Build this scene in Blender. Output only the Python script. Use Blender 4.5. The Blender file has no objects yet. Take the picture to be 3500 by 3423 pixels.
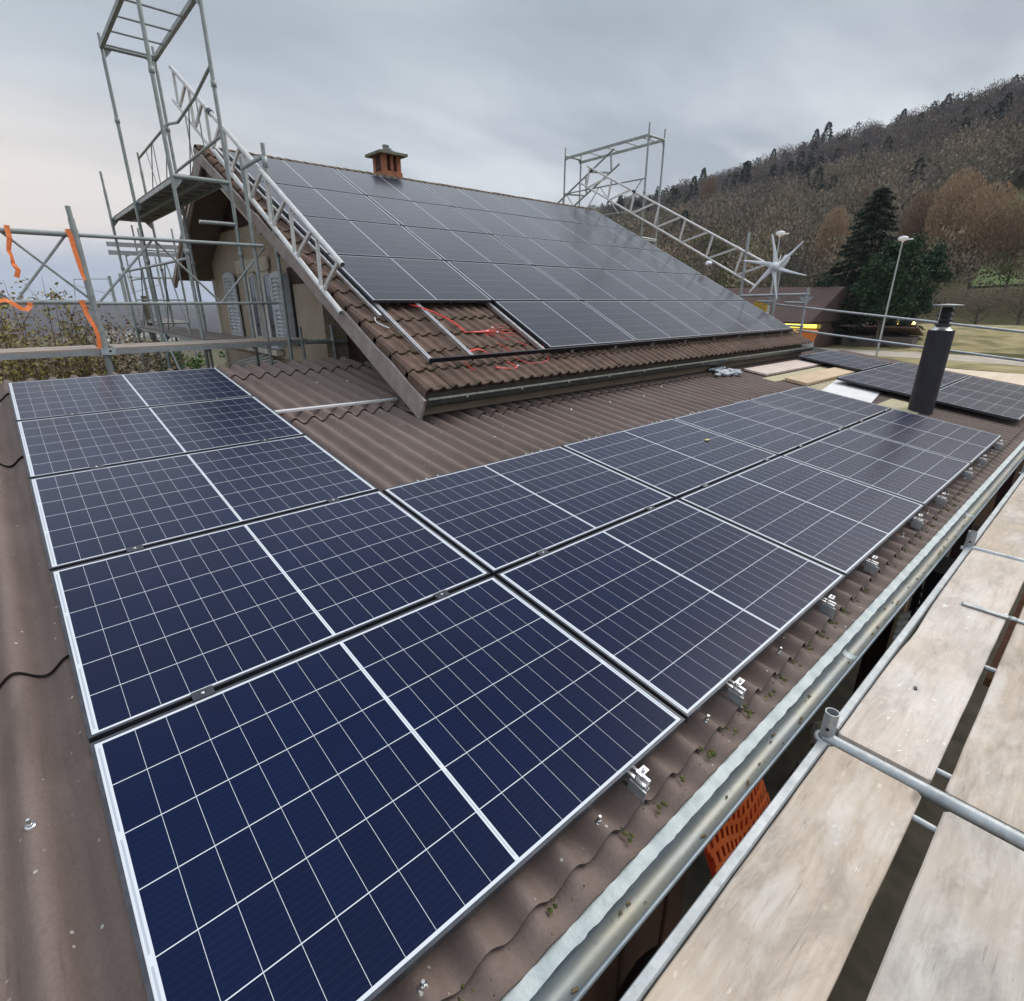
import bpy, math, random
import numpy as np
from mathutils import Matrix, Vector
random.seed(7); rng = np.random.default_rng(7)
C = bpy.context.scene.collection
sc = bpy.context.scene
R = math.radians
# ------------------------------------------------------------------ camera
CAM = (0.12598, -0.77385, 1.52589)
cd = bpy.data.cameras.new('camera'); cam = bpy.data.objects.new('camera', cd); C.objects.link(cam)
cd.sensor_fit = 'HORIZONTAL'; cd.sensor_width = 36; cd.lens = 18.922; cd.clip_start = .05; cd.clip_end = 9000
rx = (0.74537239, -0.66664760, 0.00099441); dy = (-0.23285365, -0.26174860, -0.93662524); fz = (0.62465925, 0.69790304, -0.35033151)
M = Matrix(((rx[0], -dy[0], -fz[0], CAM[0]), (rx[1], -dy[1], -fz[1], CAM[1]), (rx[2], -dy[2], -fz[2], CAM[2]), (0, 0, 0, 1)))
cam.matrix_world = M
sc.camera = cam
# ------------------------------------------------------------------ world, sun, exposure
SUN_EL, SUN_AZ = 46, -14      # degrees, azimuth counted from +X towards +Y
w = bpy.data.worlds.new('World'); sc.world = w; w.use_nodes = True
nt = w.node_tree; nt.nodes.clear()
def wn(t, **k):
    n = nt.nodes.new(t)
    for a, b in k.items(): setattr(n, a, b)
    return n
def wl(a, b): nt.links.new(a, b)
def wm(op, a, b=None, c=None, clamp=False):
    n = wn('ShaderNodeMath', operation=op); n.use_clamp = clamp
    for i, v in enumerate((a, b, c)):
        if v is None: continue
        if hasattr(v, 'is_linked'): wl(v, n.inputs[i])
        else: n.inputs[i].default_value = v
    return n.outputs[0]
def wmix(f, a, b):
    n = wn('ShaderNodeMix', data_type='RGBA')
    if hasattr(f, 'is_linked'): wl(f, n.inputs[0])
    else: n.inputs[0].default_value = f
    for i, v in ((6, a), (7, b)):
        if hasattr(v, 'is_linked'): wl(v, n.inputs[i])
        else: n.inputs[i].default_value = (*v, 1)
    return n.outputs[2]
def wramp(f, st):
    n = wn('ShaderNodeValToRGB'); wl(f, n.inputs[0]); cr = n.color_ramp
    while len(cr.elements) < len(st): cr.elements.new(.5)
    for e, (p, c) in zip(cr.elements, st): e.position = p; e.color = (*c, 1)
    return n.outputs[0]
sky = wn('ShaderNodeTexSky', sky_type='NISHITA'); sky.sun_disc = False
sky.sun_elevation = R(SUN_EL); sky.sun_rotation = R(90 - SUN_AZ); sky.air_density = 1.5; sky.dust_density = 3
tc = wn('ShaderNodeTexCoord'); sp = wn('ShaderNodeSeparateXYZ'); wl(tc.outputs['Generated'], sp.inputs[0])
X_, Y_, Z_ = sp.outputs
zc = wm('MAXIMUM', Z_, 0.0)
den = wm('ADD', zc, 0.16)
cx = wn('ShaderNodeCombineXYZ'); wl(wm('DIVIDE', X_, den), cx.inputs[0]); wl(wm('DIVIDE', Y_, den), cx.inputs[1])
mp = wn('ShaderNodeMapping'); mp.inputs['Rotation'].default_value = (0, 0, R(38)); mp.inputs['Scale'].default_value = (.55, 1.15, 1); mp.inputs['Location'].default_value = (1.3, .4, 0)
wl(cx.outputs[0], mp.inputs[0])
n1 = wn('ShaderNodeTexNoise'); n1.inputs['Scale'].default_value = 1.25; n1.inputs['Detail'].default_value = 6; n1.inputs['Roughness'].default_value = .52; wl(mp.outputs[0], n1.inputs['Vector'])
base = wramp(Z_, [(0.0, (.34, .39, .49)), (.03, (.40, .45, .54)), (.11, (.49, .51, .54)), (.20, (.43, .455, .48)), (.36, (.285, .315, .34)), (.48, (.50, .53, .57)), (.72, (.56, .60, .65)), (1.0, (.72, .77, .84))])
right = wm('MULTIPLY_ADD', X_, .8, .25, True)                       # the cloud bank thickens towards +X
cl = wramp(n1.outputs[0], [(.40, (0, 0, 0)), (.50, (.5, .5, .5)), (.60, (1, 1, 1))])
clf = wm('MULTIPLY', wm('MULTIPLY', cl, wm('MULTIPLY_ADD', right, 1.0, .10)), .95)
dark = wmix(.9, base, (.185, .21, .245))
skyc = wmix(clf, base, dark)
# the thin warm band over the valley where the sun is behind the cloud
wa = wm('MULTIPLY_ADD', Y_, 1.0, wm('MULTIPLY', X_, -.55))
wa = wramp(wa, [(.62, (0, 0, 0)), (.99, (1, 1, 1))])
wz = wramp(Z_, [(.045, (0, 0, 0)), (.09, (1, 1, 1)), (.15, (.8, .8, .8)), (.27, (0, 0, 0))])
skyc = wmix(wm('MULTIPLY', wm('MULTIPLY', wa, wz), .9), skyc, (.70, .59, .49))
# low blue-grey bank with a streaky edge
n2 = wn('ShaderNodeTexNoise'); n2.inputs['Scale'].default_value = 3; n2.inputs['Detail'].default_value = 5
m2 = wn('ShaderNodeMapping'); m2.inputs['Scale'].default_value = (1, 1, 9); wl(tc.outputs['Generated'], m2.inputs[0]); wl(m2.outputs[0], n2.inputs['Vector'])
bk = wm('ADD', wm('MULTIPLY_ADD', n2.outputs[0], .06, -.03), Z_)
bk = wramp(bk, [(.045, (1, 1, 1)), (.085, (0, 0, 0))])
skyc = wmix(wm('MULTIPLY', bk, .7), skyc, (.27, .32, .41))
fin = wn('ShaderNodeMix', data_type='RGBA'); fin.blend_type = 'ADD'; fin.inputs[0].default_value = 1
sk = wn('ShaderNodeVectorMath', operation='SCALE'); wl(sky.outputs[0], sk.inputs[0]); sk.inputs['Scale'].default_value = .012
wl(skyc, fin.inputs[6]); wl(sk.outputs[0], fin.inputs[7])
bg = wn('ShaderNodeBackground'); bg.inputs[1].default_value = 1.0; wl(fin.outputs[2], bg.inputs[0])
out = wn('ShaderNodeOutputWorld'); wl(bg.outputs[0], out.inputs[0])
sd = bpy.data.lights.new('sun', 'SUN'); sd.energy = 1.35; sd.angle = R(40); sd.color = (1, .93, .85)
so = bpy.data.objects.new('sun', sd); C.objects.link(so)
sdir = Vector((math.cos(R(SUN_EL)) * math.cos(R(SUN_AZ)), math.cos(R(SUN_EL)) * math.sin(R(SUN_AZ)), math.sin(R(SUN_EL))))
so.rotation_euler = sdir.to_track_quat('Z', 'Y').to_euler()
sc.view_settings.view_transform = 'Standard'; sc.view_settings.look = 'None'; sc.view_settings.gamma = 1; sc.view_settings.exposure = 0.66
sc.cycles.use_denoising = True; sc.cycles.max_bounces = 6; sc.cycles.volume_bounces = 0
# ------------------------------------------------------------------ helpers
def V(*a): return np.array(a, float)
def nrm(v): v = np.asarray(v, float); return v / (np.linalg.norm(v) + 1e-12)
AL, BE = R(8), R(26.55)
S8, C8, SB, CB = math.sin(AL), math.cos(AL), math.sin(BE), math.cos(BE)
PXP, PYP = 1.742, 1.1887                      # panel pitch along the eaves and up the slope
LEX, LEN_, LNZ = V(1, 0, 0), V(0, C8, S8), V(0, -S8, C8)
HEX, HEY, HNZ = V(1, 0, 0), V(0, CB, SB), V(0, -SB, CB)
def L(x, s, h=0): return LEX * x + LEN_ * s + LNZ * h             # point on the low roof
HP0 = V(0, 3.92, .977)
def H(x, s, h=0): return HP0 + HEX * x + HEY * s + HNZ * h        # point on the house roof
def matL(x, s, h): return Matrix(((1, 0, 0, x), (0, C8, -S8, s * C8 - h * S8), (0, S8, C8, s * S8 + h * C8), (0, 0, 0, 1)))
def matH(x, s, h):
    p = H(x, s, h); return Matrix(((1, 0, 0, p[0]), (0, CB, -SB, p[1]), (0, SB, CB, p[2]), (0, 0, 0, 1)))
class MB:
    def __init__(s): s.v = []; s.f = []; s.m = []; s.sm = []
    def add(s, vs, fs, mi=0, smooth=False):
        o = len(s.v); s.v += [tuple(map(float, p)) for p in vs]
        for f in fs: s.f.append(tuple(i + o for i in f)); s.m.append(mi); s.sm.append(smooth)
        return s
    def box(s, a, b, mi=0):
        x0, y0, z0 = a; x1, y1, z1 = b
        return s.hexa([(x0, y0, z0), (x1, y0, z0), (x1, y1, z0), (x0, y1, z0), (x0, y0, z1), (x1, y0, z1), (x1, y1, z1), (x0, y1, z1)], mi)
    def hexa(s, p, mi=0):
        return s.add(p, [(0, 3, 2, 1), (4, 5, 6, 7), (0, 1, 5, 4), (1, 2, 6, 5), (2, 3, 7, 6), (3, 0, 4, 7)], mi)
    def obox(s, c, ax, ay, az, mi=0):
        c, ax, ay, az = map(np.asarray, (c, ax, ay, az)); P = []
        for k in (-1, 1):
            for i, j in ((-1, -1), (1, -1), (1, 1), (-1, 1)): P.append(c + ax * i + ay * j + az * k)
        return s.hexa(P, mi)
    def bar(s, p, q, wd, ht, up=(0, 0, 1), mi=0):           # rectangular bar from p to q
        p, q = np.asarray(p, float), np.asarray(q, float); d = nrm(q - p); sd_ = nrm(np.cross(d, up)); u = np.cross(sd_, d)
        return s.obox((p + q) / 2, (q - p) / 2, sd_ * wd / 2, u * ht / 2, mi)
    def tube(s, p, q, r=.024, n=10, r2=None, cap=True, mi=0, hollow=False):
        p, q = np.asarray(p, float), np.asarray(q, float); d = nrm(q - p); a = nrm(np.cross(d, (0, 0, 1) if abs(d[2]) < .9 else (1, 0, 0))); b = np.cross(d, a)
        r2 = r if r2 is None else r2; vs = []
        for c, rr in ((p, r), (q, r2)):
            for i in range(n): t = 2 * math.pi * i / n; vs.append(c + (a * math.cos(t) + b * math.sin(t)) * rr)
        s.add(vs, [(i, (i + 1) % n, n + (i + 1) % n, n + i) for i in range(n)], mi, True)
        if cap and not hollow: s.add(vs, [tuple(range(n))[::-1], tuple(range(n, 2 * n))], mi)
        if hollow:
            ri = [r * .84, r2 * .84]; vi = []
            for c, rr in ((p, ri[0]), (q, ri[1])):
                for i in range(n): t = 2 * math.pi * i / n; vi.append(c + (a * math.cos(t) + b * math.sin(t)) * rr)
            al = vs + vi
            s.add(al, [((i + 1) % n + 2 * n, i + 2 * n, i + 3 * n, (i + 1) % n + 3 * n) for i in range(n)], mi, True)
            s.add(al, [(i + 2 * n, (i + 1) % n + 2 * n, (i + 1) % n, i) for i in range(n)] + [(i + n, (i + 1) % n + n, (i + 1) % n + 3 * n, i + 3 * n) for i in range(n)], mi)
        return s
    def path(s, pts, r=.01, n=6, mi=0):
        pts = [np.asarray(p, float) for p in pts]; ring = []; vs = []
        for k, c in enumerate(pts):
            d = nrm(pts[min(k + 1, len(pts) - 1)] - pts[max(k - 1, 0)]); a = nrm(np.cross(d, (0, 0, 1) if abs(d[2]) < .95 else (1, 0, 0))); b = np.cross(d, a)
            rr = r if not hasattr(r, '__len__') else r[k]
            for i in range(n): t = 2 * math.pi * i / n; vs.append(c + (a * math.cos(t) + b * math.sin(t)) * rr)
        fs = [(k * n + i, k * n + (i + 1) % n, (k + 1) * n + (i + 1) % n, (k + 1) * n + i) for k in range(len(pts) - 1) for i in range(n)]
        return s.add(vs, fs, mi, True)
    def lathe(s, base, prof, n=24, ax=(0, 0, 1), mi=0):
        ax = nrm(ax); a = nrm(np.cross(ax, (1, 0, 0) if abs(ax[0]) < .9 else (0, 1, 0))); b = np.cross(ax, a); base = np.asarray(base, float); vs = []
        for r, z in prof:
            for i in range(n): t = 2 * math.pi * i / n; vs.append(base + ax * z + (a * math.cos(t) + b * math.sin(t)) * r)
        return s.add(vs, [(k * n + i, k * n + (i + 1) % n, (k + 1) * n + (i + 1) % n, (k + 1) * n + i) for k in range(len(prof) - 1) for i in range(n)], mi, True)
    def sweep(s, prof, p, q, closed=False, mi=0, smooth=False, flip=False):     # prof: list of offsets (vectors); from p to q
        p, q = np.asarray(p, float), np.asarray(q, float); n = len(prof); vs = [p + np.asarray(o) for o in prof] + [q + np.asarray(o) for o in prof]
        k = n if closed else n - 1; fs = [(i, (i + 1) % n, n + (i + 1) % n, n + i) for i in range(k)]
        if flip: fs = [f[::-1] for f in fs]
        s.add(vs, fs, mi, smooth)
        if closed: s.add(vs, [tuple(range(n))[::-1], tuple(range(n, 2 * n))], mi)
        return s
    def grid(s, P, mi=0, smooth=True):                                # P: array (a,b,3)
        a, b = P.shape[:2]; return s.add(P.reshape(-1, 3), [(i * b + j, i * b + j + 1, (i + 1) * b + j + 1, (i + 1) * b + j) for i in range(a - 1) for j in range(b - 1)], mi, smooth)
    def blob(s, c, r, seed=0, mi=0, k=.25):
        rr = np.random.default_rng(seed); t = (1 + 5 ** .5) / 2
        v = [(-1, t, 0), (1, t, 0), (-1, -t, 0), (1, -t, 0), (0, -1, t), (0, 1, t), (0, -1, -t), (0, 1, -t), (t, 0, -1), (t, 0, 1), (-t, 0, -1), (-t, 0, 1)]
        f = [(0, 11, 5), (0, 5, 1), (0, 1, 7), (0, 7, 10), (0, 10, 11), (1, 5, 9), (5, 11, 4), (11, 10, 2), (10, 7, 6), (7, 1, 8), (3, 9, 4), (3, 4, 2), (3, 2, 6), (3, 6, 8), (3, 8, 9), (4, 9, 5), (2, 4, 11), (6, 2, 10), (8, 6, 7), (9, 8, 1)]
        r = np.asarray(r, float) * np.ones(3)
        return s.add([np.asarray(c) + nrm(p) * r * (1 + rr.uniform(-k, k)) for p in v], f, mi, False)
    def build(s, name, mats, parent=None, local=None):
        me = bpy.data.meshes.new(name); vs = s.v
        if local is not None:
            iv = local.inverted(); vs = [tuple(iv @ Vector(p)) for p in vs]
        me.from_pydata(vs, [], s.f)
        mats = mats if isinstance(mats, (list, tuple)) else [mats]
        for m in mats: me.materials.append(m)
        me.polygons.foreach_set('material_index', s.m); me.polygons.foreach_set('use_smooth', s.sm); me.update()
        o = bpy.data.objects.new(name, me); C.objects.link(o)
        if local is not None and parent is None: o.matrix_world = local
        if parent is not None:
            o.parent = parent; o.matrix_parent_inverse = Matrix.Identity(4)
            base_ = parent
            # parents built here sit at identity unless given a matrix: keep the world position
            if local is not None: o.matrix_basis = parent_world(parent).inverted() @ local
            else: o.matrix_basis = parent_world(parent).inverted()
        return o
def parent_world(p):
    m = p.matrix_basis.copy()
    return m if p.parent is None else parent_world(p.parent) @ m
def tag(o, label=None, cat=None, group=None, kind=None):
    if label: o['label'] = label
    if cat: o['category'] = cat
    if group: o['group'] = group
    if kind: o['kind'] = kind
    return o
def empty(name, loc, label, cat, group=None, mat=None):
    o = bpy.data.objects.new(name, None); C.objects.link(o); o.empty_display_size = .1
    o.matrix_world = mat if mat is not None else Matrix.Translation(Vector(loc))
    o.matrix_basis = o.matrix_world.copy()
    return tag(o, label, cat, group)
def copy_tree(o, parent=None):
    c = o.copy(); C.objects.link(c); c.parent = parent
    for ch in list(o.children): copy_tree(ch, c)
    return c
# ------------------------------------------------------------------ materials
def mat(name): m = bpy.data.materials.new(name); m.use_nodes = True; return m
class NB:
    """small node builder"""
    def __init__(s, name):
        s.m = mat(name); s.t = s.m.node_tree; s.b = s.t.nodes['Principled BSDF']; s._tc = None
    def n(s, t, **k):
        x = s.t.nodes.new(t)
        for a, b in k.items(): setattr(x, a, b)
        return x
    def l(s, a, b): s.t.links.new(a, b)
    def set(s, i, v):
        if hasattr(v, 'is_linked'): s.l(v, s.b.inputs[i])
        else: s.b.inputs[i].default_value = (*v, 1) if isinstance(v, tuple) and len(v) == 3 else v
        return s
    def co(s, k='Object'):
        if not s._tc: s._tc = s.n('ShaderNodeTexCoord')
        return s._tc.outputs[k]
    def geo(s): return s.n('ShaderNodeNewGeometry').outputs['Position']
    def map(s, v, sc_=(1, 1, 1), rot=(0, 0, 0)):
        x = s.n('ShaderNodeMapping'); x.inputs['Scale'].default_value = sc_; x.inputs['Rotation'].default_value = rot; s.l(v, x.inputs[0]); return x.outputs[0]
    def noise(s, v, scale, det=4, rough=.55, dist=0):
        x = s.n('ShaderNodeTexNoise'); x.inputs['Scale'].default_value = scale; x.inputs['Detail'].default_value = det; x.inputs['Roughness'].default_value = rough; x.inputs['Distortion'].default_value = dist; s.l(v, x.inputs['Vector']); return x.outputs[0]
    def vor(s, v, scale, out='Distance', feat='F1'):
        x = s.n('ShaderNodeTexVoronoi', feature=feat); x.inputs['Scale'].default_value = scale; s.l(v, x.inputs['Vector']); return x.outputs[out]
    def ramp(s, f, st):
        x = s.n('ShaderNodeValToRGB'); s.l(f, x.inputs[0]); cr = x.color_ramp
        while len(cr.elements) < len(st): cr.elements.new(.5)
        for e, (p, c) in zip(cr.elements, st): e.position = p; e.color = (*c, 1) if isinstance(c, tuple) else (c, c, c, 1)
        return x.outputs[0]
    def mix(s, f, a, b, mode='MIX'):
        x = s.n('ShaderNodeMix', data_type='RGBA'); x.blend_type = mode
        if hasattr(f, 'is_linked'): s.l(f, x.inputs[0])
        else: x.inputs[0].default_value = f
        for i, v in ((6, a), (7, b)):
            if hasattr(v, 'is_linked'): s.l(v, x.inputs[i])
            else: x.inputs[i].default_value = (*v, 1)
        return x.outputs[2]
    def math(s, op, a, b=None, c=None, clamp=False):
        x = s.n('ShaderNodeMath', operation=op); x.use_clamp = clamp
        for i, v in enumerate((a, b, c)):
            if v is None: continue
            if hasattr(v, 'is_linked'): s.l(v, x.inputs[i])
            else: x.inputs[i].default_value = v
        return x.outputs[0]
    def sep(s, v): x = s.n('ShaderNodeSeparateXYZ'); s.l(v, x.inputs[0]); return x.outputs
    def bump(s, h, st=.3, d=.01):
        x = s.n('ShaderNodeBump'); x.inputs['Strength'].default_value = st; x.inputs['Distance'].default_value = d; s.l(h, x.inputs['Height']); s.l(x.outputs[0], s.b.inputs['Normal']); return s
def simple(name, c1, c2=None, scale=8, rough=.6, metal=0, bump=0, det=5, c3=None, spec=.5, vec='pos', mapsc=None, lo=.35, hi=.65):
    q = NB(name); v = q.geo() if vec == 'pos' else q.co()
    if mapsc: v = q.map(v, mapsc)
    f = q.noise(v, scale, det)
    st = [(lo, c1), (hi, c2 or c1)]
    if c3: st = [(lo, c1), ((lo + hi) / 2, c2), (hi, c3)]
    q.set('Base Color', q.ramp(f, st)); q.set('Roughness', rough); q.set('Metallic', metal); q.set('Specular IOR Level', spec)
    if bump: q.bump(q.noise(v, scale * 3, 6), bump)
    return q.m
# solar module front: cells, white grid, half-cut gap, bus strips
def cell_mat(name, base1, base2, white, w_row, w_col, rgh, ior=1.36, gridc=None):
    q = NB(name); x, y, z = q.sep(q.co())
    CW = (.861 - .007 - .030) / 9; CH = (1.165 - .040) / 6
    half = q.math('GREATER_THAN', x, .861)
    xl = q.math('SUBTRACT', x, q.math('MULTIPLY_ADD', half, 9 * CW + .014, .030))
    inx = q.math('MULTIPLY', q.math('GREATER_THAN', xl, 0.0), q.math('LESS_THAN', xl, 9 * CW))
    yl = q.math('SUBTRACT', y, .020)
    iny = q.math('MULTIPLY', q.math('GREATER_THAN', yl, 0.0), q.math('LESS_THAN', yl, 6 * CH))
    fx = q.math('PINGPONG', xl, CW / 2); fx = q.math('PINGPONG', xl, CW)      # distance pattern to multiples of CW
    dxm = q.math('ABSOLUTE', q.math('SUBTRACT', q.math('FRACT', q.math('ADD', q.math('DIVIDE', xl, CW), .5)), .5))
    dym = q.math('ABSOLUTE', q.math('SUBTRACT', q.math('FRACT', q.math('ADD', q.math('DIVIDE', yl, CH), .5)), .5))
    cx_ = q.math('GREATER_THAN', dxm, w_col / CW / 2); cy_ = q.math('GREATER_THAN', dym, w_row / CH / 2)
    cell = q.math('MULTIPLY', q.math('MULTIPLY', inx, iny), q.math('MULTIPLY', cx_, cy_))
    # thin bus wires across every half cell
    wire = q.math('ABSOLUTE', q.math('SUBTRACT', q.math('FRACT', q.math('MULTIPLY', yl, 9 / CH)), .5))
    wire = q.math('MULTIPLY', q.math('LESS_THAN', wire, .035), .03)
    # grey bus strip in the gap and in the end margins
    s1 = q.math('LESS_THAN', q.math('ABSOLUTE', q.math('SUBTRACT', x, .861)), .0022)
    s2 = q.math('LESS_THAN', q.math('ABSOLUTE', q.math('SUBTRACT', x, .0205)), .003)
    s3 = q.math('LESS_THAN', q.math('ABSOLUTE', q.math('SUBTRACT', x, 1.7015)), .003)
    seg = q.math('GREATER_THAN', q.math('FRACT', q.math('ADD', q.math('DIVIDE', yl, 2 * CH), .04)), .08)
    strip = q.math('MULTIPLY', q.math('MULTIPLY', q.math('ADD', s1, q.math('ADD', s2, s3)), seg), iny)
    nz = q.noise(q.geo(), 1.3, 3)
    cellc = q.ramp(nz, [(.3, base1), (.7, base2)])
    ci = q.n('ShaderNodeCombineXYZ'); q.l(q.math('FLOOR', q.math('DIVIDE', xl, CW)), ci.inputs[0]); q.l(q.math('FLOOR', q.math('DIVIDE', yl, CH)), ci.inputs[1]); q.l(q.n('ShaderNodeObjectInfo').outputs['Random'], ci.inputs[2])
    cw_ = q.n('ShaderNodeTexWhiteNoise'); q.l(ci.outputs[0], cw_.inputs['Vector']); cellc = q.mix(q.math('MULTIPLY', cw_.outputs[0], .30), cellc, tuple(t * .45 for t in base1)); cellc = q.mix(wire, cellc, (.25, .3, .38))
    wc = q.mix(strip, white, (.42, .47, .52))
    inner = q.math('MULTIPLY', inx, iny); wc = q.mix(inner, wc, gridc or white)
    q.set('Base Color', q.mix(cell, wc, cellc)); q.set('Roughness', .55); q.set('Specular IOR Level', .05)
    lw = q.n('ShaderNodeLayerWeight'); lw.inputs[0].default_value = .5; q.set('Coat Weight', q.ramp(lw.outputs['Facing'], [(.25, .12), (.45, .35), (.62, .8), (.78, 1.0)])); q.set('Coat Roughness', rgh)   # anti-reflective glass; q.set('Coat IOR', ior)
    return q.m
M_CELL = cell_mat('module_glass_blue', (.0016, .0072, .036), (.0024, .0094, .046), (.62, .66, .72), .0030, .0012, .26, 1.85)
M_CELLH = cell_mat('module_glass_roof', (.004, .007, .020), (.006, .009, .026), (.40, .43, .47), .0028, .0005, .17, 1.85, (.15, .17, .20))
M_FRAME = simple('dark_anodised', (.045, .050, .062), (.07, .075, .09), 20, .36, .55)
M_TRIM = simple('black_anodised', (.018, .018, .024), (.03, .03, .04), 20, .38, .6)
M_BACK = simple('white_backsheet', (.6, .6, .6), None, 4, .7)
def galv(name, a, b, r=.42, metal=.65, scale=9):
    q = NB(name); v = q.geo(); f = q.noise(v, scale, 6, .6); sp_ = q.vor(v, 60, 'Color')
    bw = q.n('ShaderNodeRGBToBW'); q.l(sp_, bw.inputs[0]); c = q.mix(q.math('MULTIPLY', bw.outputs[0], .35), q.ramp(f, [(.3, a), (.7, b)]), tuple(.7 * t for t in a))
    dirt = q.ramp(q.noise(v, 35, 5, .7), [(.58, 0.0), (.72, .55)])
    q.set('Base Color', q.mix(dirt, c, (.20, .18, .15))); q.set('Metallic', metal)
    q.set('Roughness', q.ramp(q.noise(v, 14, 4), [(.3, r - .08), (.7, r + .15)])); q.bump(f, .12, .002)
    return q.m
M_GALV = galv('galvanised_steel', (.33, .36, .37), (.50, .53, .55), .45, .55)
M_GALVD = galv('weathered_galvanised_steel', (.27, .305, .30), (.42, .455, .45), .5, .30)
M_ALU = galv('bright_aluminium', (.62, .63, .65), (.78, .79, .82), .30, .8)
M_TRUSS = galv('dull_aluminium', (.56, .56, .55), (.78, .78, .78), .40, .35)
M_STEEL = simple('stainless_steel', (.55, .56, .55), (.7, .7, .7), 30, .25, .9)
M_WHITE = simple('white_plastic', (.70, .72, .75), (.78, .80, .82), 6, .4)
M_BLACK = simple('black_metal', (.012, .012, .015), (.022, .022, .028), 10, .35)
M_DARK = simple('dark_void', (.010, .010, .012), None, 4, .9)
M_PIPE = simple('black_flue_enamel', (.016, .016, .022), (.030, .028, .036), 5, .55, 0, .05, spec=.4)
M_RUB = simple('grey_rubber', (.1, .1, .1), None, 8, .6)
def corrugated():
    q = NB('brown_fibre_cement'); v = q.geo(); f = q.noise(v, 1.6, 6, .6); g = q.noise(q.map(v, (1, .18, 1)), 14, 5, .6)
    c = q.ramp(f, [(.30, (.150, .110, .096)), (.55, (.188, .141, .123)), (.75, (.228, .176, .157))])
    c = q.mix(q.ramp(g, [(.35, .0), (.75, .4)]), c, (.235, .185, .165))
    stk = q.noise(q.map(v, (3.2, .12, 1)), 11, 6, .7); c = q.mix(q.ramp(stk, [(.58, 0.0), (.72, .5)]), c, (.085, .068, .060))
    fine = q.noise(v, 90, 3, .7)
    c = q.mix(q.ramp(fine, [(.35, .28), (.6, 0.0)]), c, (.09, .07, .062))
    # pale lichen specks and dark algae that sit anywhere on the sheets
    sp_ = q.vor(v, 16); c = q.mix(q.math('MULTIPLY', q.ramp(sp_, [(.06, 1.0), (.10, 0.0)]), q.ramp(q.noise(v, 3, 2), [(.44, 0.0), (.52, .9)])), c, (.52, .52, .47))
    al = q.ramp(q.noise(q.map(v, (1.2, .4, 1)), 4.5, 7, .65), [(.60, 0.0), (.74, .42)])
    c = q.mix(al, c, (.075, .066, .052))
    q.set('Base Color', c); q.set('Roughness', .82); q.set('Specular IOR Level', .3)
    q.bump(q.math('ADD', q.math('MULTIPLY', fine, .5), q.noise(v, 320, 2)), .35, .002); return q.m
M_CORR = corrugated()
M_CORREDGE = simple('sheet_edge', (.045, .035, .030), (.07, .055, .045), 20, .9)
def tile_mat():
    q = NB('brown_concrete_tile'); v = q.co(); x, y, z = q.sep(v)
    cell = q.n('ShaderNodeCombineXYZ'); q.l(q.math('FLOOR', q.math('DIVIDE', x, .30)), cell.inputs[0]); q.l(q.math('FLOOR', q.math('DIVIDE', y, .335)), cell.inputs[1])
    wn_ = q.n('ShaderNodeTexWhiteNoise'); q.l(cell.outputs[0], wn_.inputs['Vector'])
    f = q.noise(v, 5, 6, .65)
    c = q.ramp(f, [(.3, (.105, .068, .052)), (.55, (.165, .108, .082)), (.75, (.23, .165, .13))])
    c = q.mix(q.math('MULTIPLY', wn_.outputs[0], .45), c, (.085, .062, .054))
    c = q.mix(q.ramp(q.noise(v, 26, 5, .7), [(.52, 0.0), (.7, .5)]), c, (.06, .052, .044))
    fy = q.math('FRACT', q.math('DIVIDE', q.math('ADD', y, .385), .335))
    edge = q.math('MULTIPLY', q.ramp(fy, [(.0, 1.0), (.16, 0.0)]), q.ramp(q.noise(v, 9, 5), [(.40, 0.0), (.62, .8)]))
    c = q.mix(edge, c, (.075, .070, .038))
    q.set('Base Color', c); q.set('Roughness', .88); q.set('Specular IOR Level', .25); q.bump(q.noise(v, 60, 5, .7), .5, .004); return q.m
M_TILE = tile_mat()
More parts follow.
